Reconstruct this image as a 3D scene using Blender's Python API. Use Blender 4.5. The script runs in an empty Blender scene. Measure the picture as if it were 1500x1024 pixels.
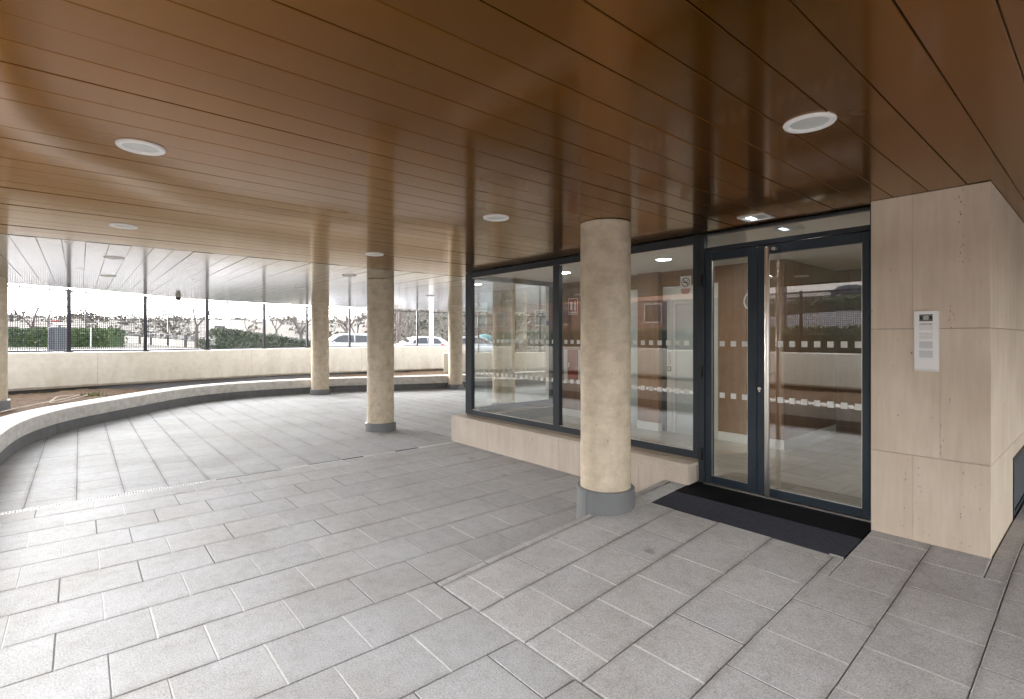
import bpy, bmesh, math, random
from mathutils import Vector, Matrix, noise
random.seed(7)
sc = bpy.context.scene
COL = sc.collection
R = math.radians
CZ = 2.42          # soffit height
EYE = 1.494
TH = math.atan2(634., 748.)
CT, ST = math.cos(TH), math.sin(TH)

def spot(t, d):    # a place on the ground: d metres ahead of the viewpoint, t = sideways slope
    return -d * (CT - ST * t), d * (ST + CT * t)

# ------------------------------------------------------------------ materials
class NT:
    def __init__(s, name):
        s.m = bpy.data.materials.new(name); s.m.use_nodes = True
        s.t = s.m.node_tree; s.t.nodes.clear()
        s.out = s.n('ShaderNodeOutputMaterial')
    def n(s, kind, **kw):
        x = s.t.nodes.new(kind)
        for k, v in kw.items():
            if k.startswith('i_'): x.inputs[k[2:].replace('_', ' ')].default_value = v
            else: setattr(x, k, v)
        return x
    def l(s, a, b): s.t.links.new(a, b)
    def math(s, op, a, b=None, c=None, clamp=False):
        x = s.n('ShaderNodeMath', operation=op); x.use_clamp = clamp
        for i, v in enumerate((a, b, c)):
            if v is None: continue
            if isinstance(v, (int, float)): x.inputs[i].default_value = v
            else: s.l(v, x.inputs[i])
        return x.outputs[0]
    def mix(s, f, a, b, mode='MIX'):
        x = s.n('ShaderNodeMix', data_type='RGBA', blend_type=mode)
        for i, v in ((0, f), (6, a), (7, b)):
            if isinstance(v, (int, float)): x.inputs[i].default_value = v
            elif isinstance(v, tuple): x.inputs[i].default_value = (*v, 1)
            else: s.l(v, x.inputs[i])
        return x.outputs[2]
    def coord(s, scale=(1, 1, 1), kind='Object', jitter=False):
        c = s.n('ShaderNodeTexCoord').outputs[kind]
        if jitter:
            g = s.n('ShaderNodeNewGeometry').outputs['Random Per Island']
            cx = s.n('ShaderNodeCombineXYZ')
            s.l(s.math('MULTIPLY', g, 37.), cx.inputs[0]); s.l(s.math('MULTIPLY', g, 91.), cx.inputs[1])
            a = s.n('ShaderNodeVectorMath', operation='ADD'); s.l(c, a.inputs[0]); s.l(cx.outputs[0], a.inputs[1]); c = a.outputs[0]
        m = s.n('ShaderNodeMapping'); m.inputs['Scale'].default_value = scale
        s.l(c, m.inputs['Vector']); return m.outputs[0]
    def noise(s, co, scale=5., detail=4., rough=.55, dist=0.):
        x = s.n('ShaderNodeTexNoise'); s.l(co, x.inputs['Vector'])
        x.inputs['Scale'].default_value = scale; x.inputs['Detail'].default_value = detail
        x.inputs['Roughness'].default_value = rough; x.inputs['Distortion'].default_value = dist
        return x.outputs['Fac']
    def voro(s, co, scale=5., feature='F1'):
        x = s.n('ShaderNodeTexVoronoi', feature=feature); s.l(co, x.inputs['Vector']); x.inputs['Scale'].default_value = scale
        return x.outputs['Distance']
    def ramp(s, f, *stops):
        x = s.n('ShaderNodeValToRGB'); e = x.color_ramp.elements
        while len(e) < len(stops): e.new(.5)
        for i, (p, c) in enumerate(stops):
            e[i].position = p; e[i].color = (*c, 1) if isinstance(c, tuple) else (c, c, c, 1)
        s.l(f, x.inputs[0]); return x.outputs[0]
    def island(s): return s.n('ShaderNodeNewGeometry').outputs['Random Per Island']
    def bsdf(s, base, rough=.6, metal=0., bump=None, bstr=.2, bdist=.01, ior=1.5, spec=None, coat=None):
        b = s.n('ShaderNodeBsdfPrincipled')
        for k, v in (('Base Color', base), ('Roughness', rough), ('Metallic', metal)):
            if isinstance(v, (int, float)): b.inputs[k].default_value = v
            elif isinstance(v, tuple): b.inputs[k].default_value = (*v, 1)
            else: s.l(v, b.inputs[k])
        b.inputs['IOR'].default_value = ior
        if spec is not None: b.inputs['Specular IOR Level'].default_value = spec
        if coat is not None: b.inputs['Coat Weight'].default_value = coat
        if bump is not None:
            bp = s.n('ShaderNodeBump'); bp.inputs['Strength'].default_value = bstr; bp.inputs['Distance'].default_value = bdist
            s.l(bump, bp.inputs['Height']); s.l(bp.outputs[0], b.inputs['Normal'])
        s.l(b.outputs[0], s.out.inputs['Surface'])
        return b

M = {}
def simple(name, col, rough=.5, metal=0., var=.0, scale=8., spec=None):
    k = NT(name)
    if var:
        f = k.noise(k.coord(), scale, 5)
        base = k.mix(f, tuple(c * (1 - var) for c in col), tuple(min(1, c * (1 + var)) for c in col))
        k.bsdf(base, rough, metal, spec=spec)
    else: k.bsdf(col, rough, metal, spec=spec)
    M[name] = k.m; return k.m

def mk_paver(name, tone, pr, ox, axis, amt):
    k = NT(name); co = k.coord(); cj = k.coord(jitter=True)
    sp = k.noise(co, 120., 4., .85); big = k.noise(co, 1.3, 4., .6); mid = k.noise(cj, 13., 6., .75)
    isl = k.island()
    grain = k.ramp(sp, (.28, tuple(.5 * c for c in tone)), (.50, tone), (.74, tuple(min(1, 1.5 * c) for c in tone)))
    tint = k.ramp(isl, (0., (.95, .95, .955)), (.5, (1., 1., 1.)), (1., (1.035, 1.03, 1.025)))
    c = k.mix(1., grain, tint, 'MULTIPLY')
    dirt = k.ramp(big, (.32, (.86, .84, .81)), (.62, (1.03, 1.03, 1.04)))
    c = k.mix(1., c, dirt, 'MULTIPLY')
    c = k.mix(1., c, k.ramp(mid, (.30, (.84, .83, .81)), (.52, (1., 1., 1.)), (.72, (1.07, 1.07, 1.07))), 'MULTIPLY')
    sv = k.noise(k.coord(jitter=True), 4.3, 2., .5)
    st = k.ramp(sv, (.735, 0.), (.77, 1.))
    c = k.mix(k.math('MULTIPLY', st, .45), c, (.10, .09, .08))
    sx = k.n('ShaderNodeSeparateXYZ'); k.l(co, sx.inputs[0])
    fr = k.math('FRACT', k.math('DIVIDE', k.math('SUBTRACT', sx.outputs[axis], ox - 60 * pr), pr))
    ed = k.math('MULTIPLY', k.math('ABSOLUTE', k.math('SUBTRACT', fr, .5)), 2.)
    wob = k.math('ADD', ed, k.math('MULTIPLY', k.math('SUBTRACT', k.noise(co, 14., 4., .7), .5), .22))
    gr = k.math('MULTIPLY', k.ramp(wob, (.80, 0.), (1.02, 1.)), k.ramp(k.noise(co, 1.7, 4., .65), (.36, .1), (.62, 1.)))
    c = k.mix(k.math('MULTIPLY', gr, amt), c, (.13, .12, .105))
    k.bsdf(c, k.math('ADD', .70, k.math('MULTIPLY', mid, .2)), bump=sp, bstr=.35, bdist=.002, spec=.3)
    M[name] = k.m
mk_paver('paver', (.41, .415, .423), .3865, -2.683, 0, .3)
mk_paver('paver_ramp', (.435, .436, .440), .373, -.745, 0, .5)
mk_paver('paver_far', (.385, .392, .40), .352, -.019, 1, .5)
simple('grout', (.10, .097, .09), .95, var=.5, scale=30)
simple('mortar', (.55, .54, .52), .9, var=.35, scale=25)

def mk_trav(name, base=(.60, .50, .405)):
    k = NT(name); cj = k.coord((1, 1, .10), jitter=True); cc = k.coord(jitter=True)
    v1 = k.noise(cj, 7., 6., .62, .4); v2 = k.noise(cj, 38., 4., .6)
    c = k.ramp(v1, (.28, tuple(x * y for x, y in zip(base, (.92, .90, .87)))), (.5, base), (.74, tuple(min(1, x * 1.07) for x in base)))
    c = k.mix(.55, c, k.mix(1., c, k.ramp(v2, (.3, (.90, .885, .86)), (.6, (1.04, 1.04, 1.04))), 'MULTIPLY'))
    cl = k.noise(cc, 2.2, 3., .5)
    c = k.mix(1., c, k.ramp(cl, (.3, (.90, .87, .83)), (.7, (1.06, 1.06, 1.07))), 'MULTIPLY')
    pitn = k.voro(k.coord((1, 1, .5), jitter=True), 58.)
    band = k.noise(cj, 11., 3., .6)
    pit = k.math('MULTIPLY', k.ramp(pitn, (.12, 1.), (.25, 0.)), k.ramp(band, (.56, 0.), (.66, 1.)))
    pit2 = k.math('MULTIPLY', k.ramp(k.voro(k.coord((1, 1, .6), jitter=True), 17.), (.06, 1.), (.10, 0.)), k.ramp(k.noise(cc, 5., 2.), (.5, 0.), (.58, 1.)))
    pit = k.math('MAXIMUM', pit, pit2)
    c = k.mix(k.math('MULTIPLY', pit, .72), c, (.20, .13, .08))
    hgt = k.math('SUBTRACT', k.math('MULTIPLY', v2, .15), pit)
    k.bsdf(c, .52, bump=hgt, bstr=.5, bdist=.003)
    M[name] = k.m
mk_trav('travertine', (.66, .57, .465)); mk_trav('travertine_step', (.62, .55, .475))

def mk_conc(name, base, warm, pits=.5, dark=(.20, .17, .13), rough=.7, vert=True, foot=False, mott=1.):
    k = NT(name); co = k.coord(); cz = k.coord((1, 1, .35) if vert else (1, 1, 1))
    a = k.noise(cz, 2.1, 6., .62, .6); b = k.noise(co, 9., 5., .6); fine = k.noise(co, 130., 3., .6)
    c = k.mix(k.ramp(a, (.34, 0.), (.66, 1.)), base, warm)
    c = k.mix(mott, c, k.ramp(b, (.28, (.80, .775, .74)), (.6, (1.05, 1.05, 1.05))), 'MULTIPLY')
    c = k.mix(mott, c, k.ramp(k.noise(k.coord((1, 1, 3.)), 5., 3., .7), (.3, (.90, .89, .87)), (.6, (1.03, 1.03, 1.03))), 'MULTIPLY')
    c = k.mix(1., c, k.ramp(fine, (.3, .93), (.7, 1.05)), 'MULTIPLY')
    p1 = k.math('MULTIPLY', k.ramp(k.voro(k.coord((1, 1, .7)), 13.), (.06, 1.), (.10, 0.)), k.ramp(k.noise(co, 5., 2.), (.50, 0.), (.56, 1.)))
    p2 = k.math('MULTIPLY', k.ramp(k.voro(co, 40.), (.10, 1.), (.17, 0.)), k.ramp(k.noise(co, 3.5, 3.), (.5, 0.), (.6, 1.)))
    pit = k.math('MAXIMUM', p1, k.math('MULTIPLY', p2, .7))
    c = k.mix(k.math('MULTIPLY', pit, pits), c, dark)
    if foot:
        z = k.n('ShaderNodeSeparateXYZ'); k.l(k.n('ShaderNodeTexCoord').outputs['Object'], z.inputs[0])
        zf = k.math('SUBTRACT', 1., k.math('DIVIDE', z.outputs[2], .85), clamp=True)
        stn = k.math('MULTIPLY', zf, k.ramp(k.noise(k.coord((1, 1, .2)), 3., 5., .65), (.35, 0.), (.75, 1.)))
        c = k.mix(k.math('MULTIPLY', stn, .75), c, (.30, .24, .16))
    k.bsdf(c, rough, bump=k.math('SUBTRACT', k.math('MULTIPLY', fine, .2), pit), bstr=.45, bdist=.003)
    M[name] = k.m
mk_conc('column_concrete', (.56, .475, .355), (.65, .57, .455), .8)
mk_conc('wall_concrete', (.62, .585, .51), (.69, .655, .585), .4, foot=True, mott=.4)
mk_conc('cap_concrete', (.56, .545, .51), (.60, .585, .56), .35, vert=False)
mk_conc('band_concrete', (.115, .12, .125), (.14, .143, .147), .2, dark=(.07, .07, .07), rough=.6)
simple('band_paint', (.17, .175, .18), .45, var=.12, scale=6)

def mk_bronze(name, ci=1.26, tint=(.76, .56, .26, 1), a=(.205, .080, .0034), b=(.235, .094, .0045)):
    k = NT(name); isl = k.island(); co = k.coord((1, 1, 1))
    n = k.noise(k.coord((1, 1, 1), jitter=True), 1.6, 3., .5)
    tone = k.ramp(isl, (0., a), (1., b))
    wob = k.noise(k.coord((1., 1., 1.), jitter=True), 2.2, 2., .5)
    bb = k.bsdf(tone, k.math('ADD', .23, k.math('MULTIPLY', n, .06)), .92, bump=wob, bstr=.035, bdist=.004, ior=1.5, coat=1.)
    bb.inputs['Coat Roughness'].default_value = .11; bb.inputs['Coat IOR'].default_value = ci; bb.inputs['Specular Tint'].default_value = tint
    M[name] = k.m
mk_bronze('bronze_panel'); mk_bronze('bronze_panel_glare', 1.7, (1, 1, 1, 1), (.34, .28, .22), (.38, .32, .26))  # far strips: same bronze, base lightened to stand in for bright outdoor reflection
simple('vent_grey', (.10, .11, .12), .75, spec=.2)
simple('gap_black', (.02, .014, .01), .9)
simple('anthracite', (.030, .039, .050), .38, .25)
simple('anthracite_door', (.026, .040, .056), .38, .25)
simple('black_metal', (.012, .012, .015), .45, .3)
simple('fence_metal', (.018, .018, .024), .5, .3)
simple('steel', (.74, .70, .65), .34, 1.)
simple('galvanised', (.50, .50, .50), .45, .7, var=.15); simple('plate_grey', (.48, .48, .48), .5, .1)
simple('white_plastic', (.78, .78, .77), .35)
simple('silver_panel', (.55, .56, .56), .4); simple('intercom_white', (.90, .90, .90), .4)
simple('lens_grey', (.42, .43, .42), .35); simple('lamp_lens', (.62, .64, .62), .3); simple('lamp_rim', (.90, .89, .88), .35)
simple('sill_brown', (.20, .155, .115), .6)
simple('key_grey', (.60, .62, .65), .4)
simple('sticker', (.74, .75, .72), .6)
simple('ink_black', (.02, .02, .02), .6)
simple('white_paint', (.74, .73, .70), .75, var=.03)
simple('lobby_ceiling', (.74, .73, .70), .6, var=.05)
simple('skirting_white', (.76, .76, .75), .4)
simple('lift_metal', (.50, .54, .55), .35, .35)
simple('red_paint', (.24, .02, .02), .3)
simple('sign_red', (.40, .09, .07), .5)
simple('pale_red', (.60, .36, .31), .55)
simple('blue_sign', (.06, .16, .42), .4)
simple('rubber', (.004, .0045, .0065), .8, var=.4, scale=40, spec=.1)
simple('rubber_rib', (.042, .044, .055), .7, var=.4, scale=30, spec=.12)
simple('hose', (.34, .26, .185), .5)
simple('weed_leaf', (.10, .115, .03), .7)
simple('car_white', (.50, .50, .52), .25, 0.)
simple('car_grey', (.33, .35, .38), .25, .4)
simple('car_dark', (.04, .045, .06), .25, .3)
simple('car_glass', (.02, .026, .034), .08, 0.)
simple('tyre', (.02, .02, .02), .8)
simple('alloy', (.45, .45, .46), .35, .8)
simple('head_lamp', (.65, .66, .68), .15, .2)
simple('tail_lamp', (.30, .02, .02), .25)
simple('bollard', (.05, .052, .06), .5, .2)
simple('bin_metal', (.10, .11, .125), .5, .3)
simple('teal_paint', (.03, .20, .22), .45)
simple('pole_white', (.66, .66, .67), .45, .1)
simple('pole_grey', (.28, .29, .30), .5, .4)
simple('brick', (.27, .15, .11), .85, var=.2, scale=14)
simple('render_pale', (.62, .58, .54), .85, var=.08)
simple('roof_tile', (.28, .12, .08), .85, var=.2)
simple('window_dark', (.035, .04, .05), .12)

def mk_soil():
    k = NT('soil'); co = k.coord(); a = k.noise(co, 3., 6., .7); b = k.noise(co, 38., 5., .7)
    c = k.ramp(a, (.3, (.06, .034, .018)), (.5, (.12, .070, .036)), (.72, (.19, .125, .066)))
    c = k.mix(.6, c, k.ramp(b, (.3, (.025, .016, .009)), (.55, (.12, .074, .04)), (.75, (.27, .19, .11))))
    k.bsdf(c, .95, bump=b, bstr=.9, bdist=.02); M['soil'] = k.m
mk_soil()
def mk_wood(name, base):
    k = NT(name); cz = k.coord((1, 1, .07)); a = k.noise(cz, 14., 6., .65, .5); b = k.noise(cz, 60., 3., .6)
    c = k.ramp(a, (.3, tuple(x * .72 for x in base)), (.52, base), (.72, tuple(x * 1.22 for x in base)))
    c = k.mix(.4, c, k.mix(1., c, k.ramp(b, (.3, .75), (.65, 1.08)), 'MULTIPLY'))
    k.bsdf(c, .42); M[name] = k.m
mk_wood('wood', (.235, .118, .056)); mk_wood('wood_dark', (.165, .095, .055))
def mk_tile():
    k = NT('floor_tile'); co = k.coord()
    b = k.n('ShaderNodeTexBrick'); k.l(co, b.inputs['Vector'])
    b.inputs['Scale'].default_value = 1.; b.inputs['Brick Width'].default_value = .6; b.inputs['Row Height'].default_value = .4
    b.inputs['Mortar Size'].default_value = .003; b.offset = .5
    b.inputs['Color1'].default_value = (.44, .42, .385, 1); b.inputs['Color2'].default_value = (.37, .355, .325, 1); b.inputs['Mortar'].default_value = (.22, .21, .19, 1)
    v = k.noise(k.coord((1, 2.5, 1)), 3., 6., .65, .8)
    c = k.mix(1., b.outputs['Color'], k.ramp(v, (.3, (.82, .80, .77)), (.65, (1.08, 1.07, 1.06))), 'MULTIPLY')
    k.bsdf(c, .09); M['floor_tile'] = k.m
mk_tile()
def mk_leaf(name, a, b, c):
    k = NT(name); isl = k.island()
    col = k.ramp(isl, (0., a), (.55, b), (1., c))
    d = k.n('ShaderNodeBsdfPrincipled'); k.l(col, d.inputs['Base Color']); d.inputs['Roughness'].default_value = .6
    k.l(d.outputs[0], k.out.inputs['Surface']); M[name] = k.m
mk_leaf('hedge_leaf', (.022, .055, .016), (.055, .105, .03), (.14, .18, .05))
mk_leaf('hedge_dark', (.018, .032, .016), (.035, .055, .026), (.075, .085, .045))
mk_leaf('dry_leaf', (.10, .05, .035), (.20, .10, .06), (.30, .17, .10))
mk_leaf('scrub', (.065, .058, .044), (.078, .07, .052), (.095, .085, .06))
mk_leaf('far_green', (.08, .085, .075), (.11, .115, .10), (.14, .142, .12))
def mk_bark(name, base):
    k = NT(name); co = k.coord((1, 1, .3)); a = k.noise(co, 16., 5., .7)
    k.bsdf(k.ramp(a, (.3, tuple(x * .6 for x in base)), (.7, tuple(x * 1.3 for x in base))), .9, bump=a, bstr=.5, bdist=.02); M[name] = k.m
mk_bark('bark', (.085, .068, .062)); mk_bark('bark_pink', (.115, .085, .078)); mk_bark('bark_pale', (.15, .125, .105))
def mk_pave_out():
    k = NT('asphalt_pale'); co = k.coord(); a = k.noise(co, .35, 5., .6); b = k.noise(co, 60., 3.)
    c = k.ramp(a, (.3, (.15, .147, .157)), (.7, (.19, .187, .20)))
    k.bsdf(k.mix(1., c, k.ramp(b, (.3, .85), (.7, 1.1)), 'MULTIPLY'), .85, bump=b, bstr=.2, bdist=.004); M['asphalt_pale'] = k.m
mk_pave_out()
def mk_terrain():
    k = NT('dry_grass'); co = k.coord(); a = k.noise(co, .09, 6., .6); b = k.noise(co, 1.1, 6., .7); d = k.noise(co, .045, 3., .5)
    c = k.ramp(a, (.28, (.068, .043, .038)), (.45, (.07, .06, .048)), (.6, (.065, .064, .045)), (.75, (.092, .084, .068)))
    c = k.mix(1., c, k.ramp(b, (.3, (.62, .62, .6)), (.65, (1.15, 1.12, 1.1))), 'MULTIPLY')
    k.bsdf(c, .95, bump=b, bstr=.6, bdist=.15); M['dry_grass'] = k.m
mk_terrain()
def mk_glass(name, tint=(.965, .98, .972), f0=.065):
    k = NT(name); g = k.n('ShaderNodeNewGeometry')
    dt = k.n('ShaderNodeVectorMath', operation='DOT_PRODUCT'); k.l(g.outputs['Incoming'], dt.inputs[0]); k.l(g.outputs['Normal'], dt.inputs[1])
    c = k.math('ABSOLUTE', dt.outputs['Value'])
    f = k.math('ADD', f0, k.math('MULTIPLY', k.math('POWER', k.math('SUBTRACT', 1., c, clamp=True), 5.), 1 - f0))
    tr = k.n('ShaderNodeBsdfTransparent'); tr.inputs[0].default_value = (*tint, 1)
    gl = k.n('ShaderNodeBsdfGlossy'); gl.inputs['Roughness'].default_value = 0.; gl.inputs['Color'].default_value = (1, 1, 1, 1)
    mx = k.n('ShaderNodeMixShader'); k.l(f, mx.inputs[0]); k.l(tr.outputs[0], mx.inputs[1]); k.l(gl.outputs[0], mx.inputs[2])
    k.l(mx.outputs[0], k.out.inputs['Surface']); M[name] = k.m
mk_glass('glass', f0=.125)
def mk_emit(name, col, s):
    k = NT(name); e = k.n('ShaderNodeEmission'); e.inputs[0].default_value = (*col, 1); e.inputs[1].default_value = s
    k.l(e.outputs[0], k.out.inputs['Surface']); M[name] = k.m
mk_emit('lobby_led', (1., .95, .86), 14.)
mk_emit('lamp_led', (.80, .92, 1.), 1.2)

# ------------------------------------------------------------------ mesh builder
class MB:
    def __init__(s): s.v = []; s.f = []; s.mi = []; s.cur = 0
    def add(s, vs, fs):
        o = len(s.v); s.v += [tuple(v) for v in vs]
        for f in fs: s.f.append(tuple(i + o for i in f)); s.mi.append(s.cur)
    def quad(s, a, b, c, d): s.add((a, b, c, d), ((0, 1, 2, 3),))
    def box(s, x0, x1, y0, y1, z0, z1):
        v = [(x, y, z) for z in (z0, z1) for y in (y0, y1) for x in (x0, x1)]
        s.add(v, ((0, 2, 3, 1), (4, 5, 7, 6), (0, 1, 5, 4), (2, 6, 7, 3), (0, 4, 6, 2), (1, 3, 7, 5)))
    def obox(s, mat, sx, sy, sz):
        v = [mat @ Vector((x, y, z)) for z in (-sz, sz) for y in (-sy, sy) for x in (-sx, sx)]
        s.add(v, ((0, 2, 3, 1), (4, 5, 7, 6), (0, 1, 5, 4), (2, 6, 7, 3), (0, 4, 6, 2), (1, 3, 7, 5)))
    def bar(s, a, b, w, h=None, caps=True):
        a, b = Vector(a), Vector(b); d = (b - a).normalized(); h = h or w
        up = Vector((0, 0, 1)) if abs(d.z) < .95 else Vector((1, 0, 0))
        u = d.cross(up).normalized(); w2 = u.cross(d)
        o = [(u * i * w / 2 + w2 * j * h / 2) for i, j in ((-1, -1), (1, -1), (1, 1), (-1, 1))]
        v = [a + q for q in o] + [b + q for q in o]
        f = [(0, 1, 5, 4), (1, 2, 6, 5), (2, 3, 7, 6), (3, 0, 4, 7)]
        if caps: f += [(3, 2, 1, 0), (4, 5, 6, 7)]
        s.add(v, f)
    def tube(s, pts, rad, n=8, caps=True):
        pts = [Vector(p) for p in pts]; vs = []; fs = []
        if isinstance(rad, (int, float)): rad = [rad] * len(pts)
        prev = None
        for i, p in enumerate(pts):
            d = (pts[min(i + 1, len(pts) - 1)] - pts[max(i - 1, 0)]).normalized()
            if prev is None:
                up = Vector((0, 0, 1)) if abs(d.z) < .9 else Vector((1, 0, 0)); u = d.cross(up).normalized()
            else: u = (prev - d * prev.dot(d)).normalized()
            prev = u; w = d.cross(u)
            for k in range(n):
                a = 2 * math.pi * k / n; vs.append(p + (u * math.cos(a) + w * math.sin(a)) * rad[i])
        for i in range(len(pts) - 1):
            for k in range(n):
                k2 = (k + 1) % n; fs.append((i * n + k, i * n + k2, (i + 1) * n + k2, (i + 1) * n + k))
        if caps: fs.append(tuple(range(n - 1, -1, -1))); fs.append(tuple((len(pts) - 1) * n + k for k in range(n)))
        s.add(vs, fs)
    def lathe(s, prof, n=32, c=(0, 0), close=True):   # prof: (r, z) bottom to top
        vs = []; fs = []
        for r, z in prof:
            for k in range(n):
                a = 2 * math.pi * k / n; vs.append((c[0] + r * math.cos(a), c[1] + r * math.sin(a), z))
        for i in range(len(prof) - 1):
            for k in range(n):
                k2 = (k + 1) % n; fs.append((i * n + k, i * n + k2, (i + 1) * n + k2, (i + 1) * n + k))
        if close: fs.append(tuple(range(n - 1, -1, -1))); fs.append(tuple((len(prof) - 1) * n + k for k in range(n)))
        s.add(vs, fs)
    def prism(s, poly, y0, y1, axis='y'):
        n = len(poly)
        if axis == 'y': v = [(x, y0, z) for x, z in poly] + [(x, y1, z) for x, z in poly]
        elif axis == 'x': v = [(y0, x, z) for x, z in poly] + [(y1, x, z) for x, z in poly]
        else: v = [(x, y, y0) for x, y in poly] + [(x, y, y1) for x, y in poly]
        s.add(v, [tuple(range(n)), tuple(range(2 * n - 1, n - 1, -1))] + [((i + 1) % n, i, n + i, n + (i + 1) % n) for i in range(n)])
    def obj(s, name, mats, parent=None, bevel=0., seg=1, smooth=None, fix=True, loc=None):
        me = bpy.data.meshes.new(name)
        me.from_pydata(s.v, [], s.f)
        if not isinstance(mats, (list, tuple)): mats = [mats]
        for m in mats: me.materials.append(M[m])
        me.polygons.foreach_set('material_index', s.mi)
        if fix or bevel:
            bm = bmesh.new(); bm.from_mesh(me)
            if fix: bmesh.ops.recalc_face_normals(bm, faces=bm.faces)
            if bevel:
                es = [e for e in bm.edges if len(e.link_faces) == 2 and e.calc_face_angle(0) > .6]
                bmesh.ops.bevel(bm, geom=es, offset=bevel, segments=seg, affect='EDGES', profile=.6, clamp_overlap=True)
            bm.to_mesh(me); bm.free()
        if smooth is not None:
            me.shade_smooth(); me.set_sharp_from_angle(angle=R(smooth))
        o = bpy.data.objects.new(name, me); COL.objects.link(o)
        if loc is not None: o.location = loc
        if parent is not None: o.parent = parent
        return o

def tag(o, label, cat, group=None, kind=None):
    if label: o['label'] = label
    if cat: o['category'] = cat
    if group: o['group'] = group
    if kind: o['kind'] = kind
    return o
def thing(name, label, cat, loc=(0, 0, 0), rz=0., group=None):
    o = bpy.data.objects.new(name, None); COL.objects.link(o); o.location = loc; o.rotation_euler = (0, 0, rz)
    o.empty_display_size = .2
    return tag(o, label, cat, group)
def struct(o, label=None, cat=None): return tag(o, label, cat, None, 'structure')
def dup(o, parent=None):
    c = o.copy(); COL.objects.link(c)
    if parent is not None: c.parent = parent
    for ch in list(o.children): dup(ch, c)
    return c
def text_mesh(name, s, mat, size, parent, M4, extrude=.001):
    cu = bpy.data.curves.new(name, 'FONT'); cu.body = s; cu.size = size; cu.extrude = extrude; cu.align_x = 'CENTER'; cu.align_y = 'CENTER'
    t = bpy.data.objects.new(name, cu); COL.objects.link(t)
    dg = bpy.context.evaluated_depsgraph_get(); me = bpy.data.meshes.new_from_object(t.evaluated_get(dg))
    bpy.data.objects.remove(t); bpy.data.curves.remove(cu)
    me.transform(M4); me.materials.clear(); me.materials.append(M[mat])
    o = bpy.data.objects.new(name, me); COL.objects.link(o)
    if parent is not None: o.parent = parent
    return o

def catmull(pts, per=8):
    P = [Vector(p) for p in pts]; P = [P[0] * 2 - P[1]] + P + [P[-1] * 2 - P[-2]]; out = []
    for i in range(1, len(P) - 2):
        for k in range(per):
            t = k / per; a, b, c, d = P[i - 1:i + 3]
            out.append(.5 * ((2 * b) + (c - a) * t + (2 * a - 5 * b + 4 * c - d) * t * t + (3 * b - a - 3 * c + d) * t ** 3))
    out.append(P[-2]); return out
def resample(pts, step):
    out = [pts[0]]; acc = 0.; last = pts[0]
    for p in pts[1:]:
        while (p - last).length + acc >= step:
            d = (p - last); q = last + d * ((step - acc) / d.length); out.append(q); last = q; acc = 0.
        acc += (p - last).length; last = p
    out.append(pts[-1]); return out
def sweep(mb, pts, prof, closed_ends=True):
    """pts: 2D path; prof(p) -> [(offset to the left-hand side, z)...]"""
    n = len(pts); rows = []
    for i, p in enumerate(pts):
        d = (pts[min(i + 1, n - 1)] - pts[max(i - 1, 0)]).normalized(); nr = Vector((-d.y, d.x))
        rows.append([(p.x + nr.x * o, p.y + nr.y * o, z) for o, z in prof(p)])
    m = len(rows[0]); vs = [v for r in rows for v in r]; fs = []
    for i in range(n - 1):
        for k in range(m):
            k2 = (k + 1) % m; fs.append((i * m + k, i * m + k2, (i + 1) * m + k2, (i + 1) * m + k))
    if closed_ends: fs.append(tuple(range(m))); fs.append(tuple((n - 1) * m + k for k in range(m - 1, -1, -1)))
    mb.add(vs, fs)

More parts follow.
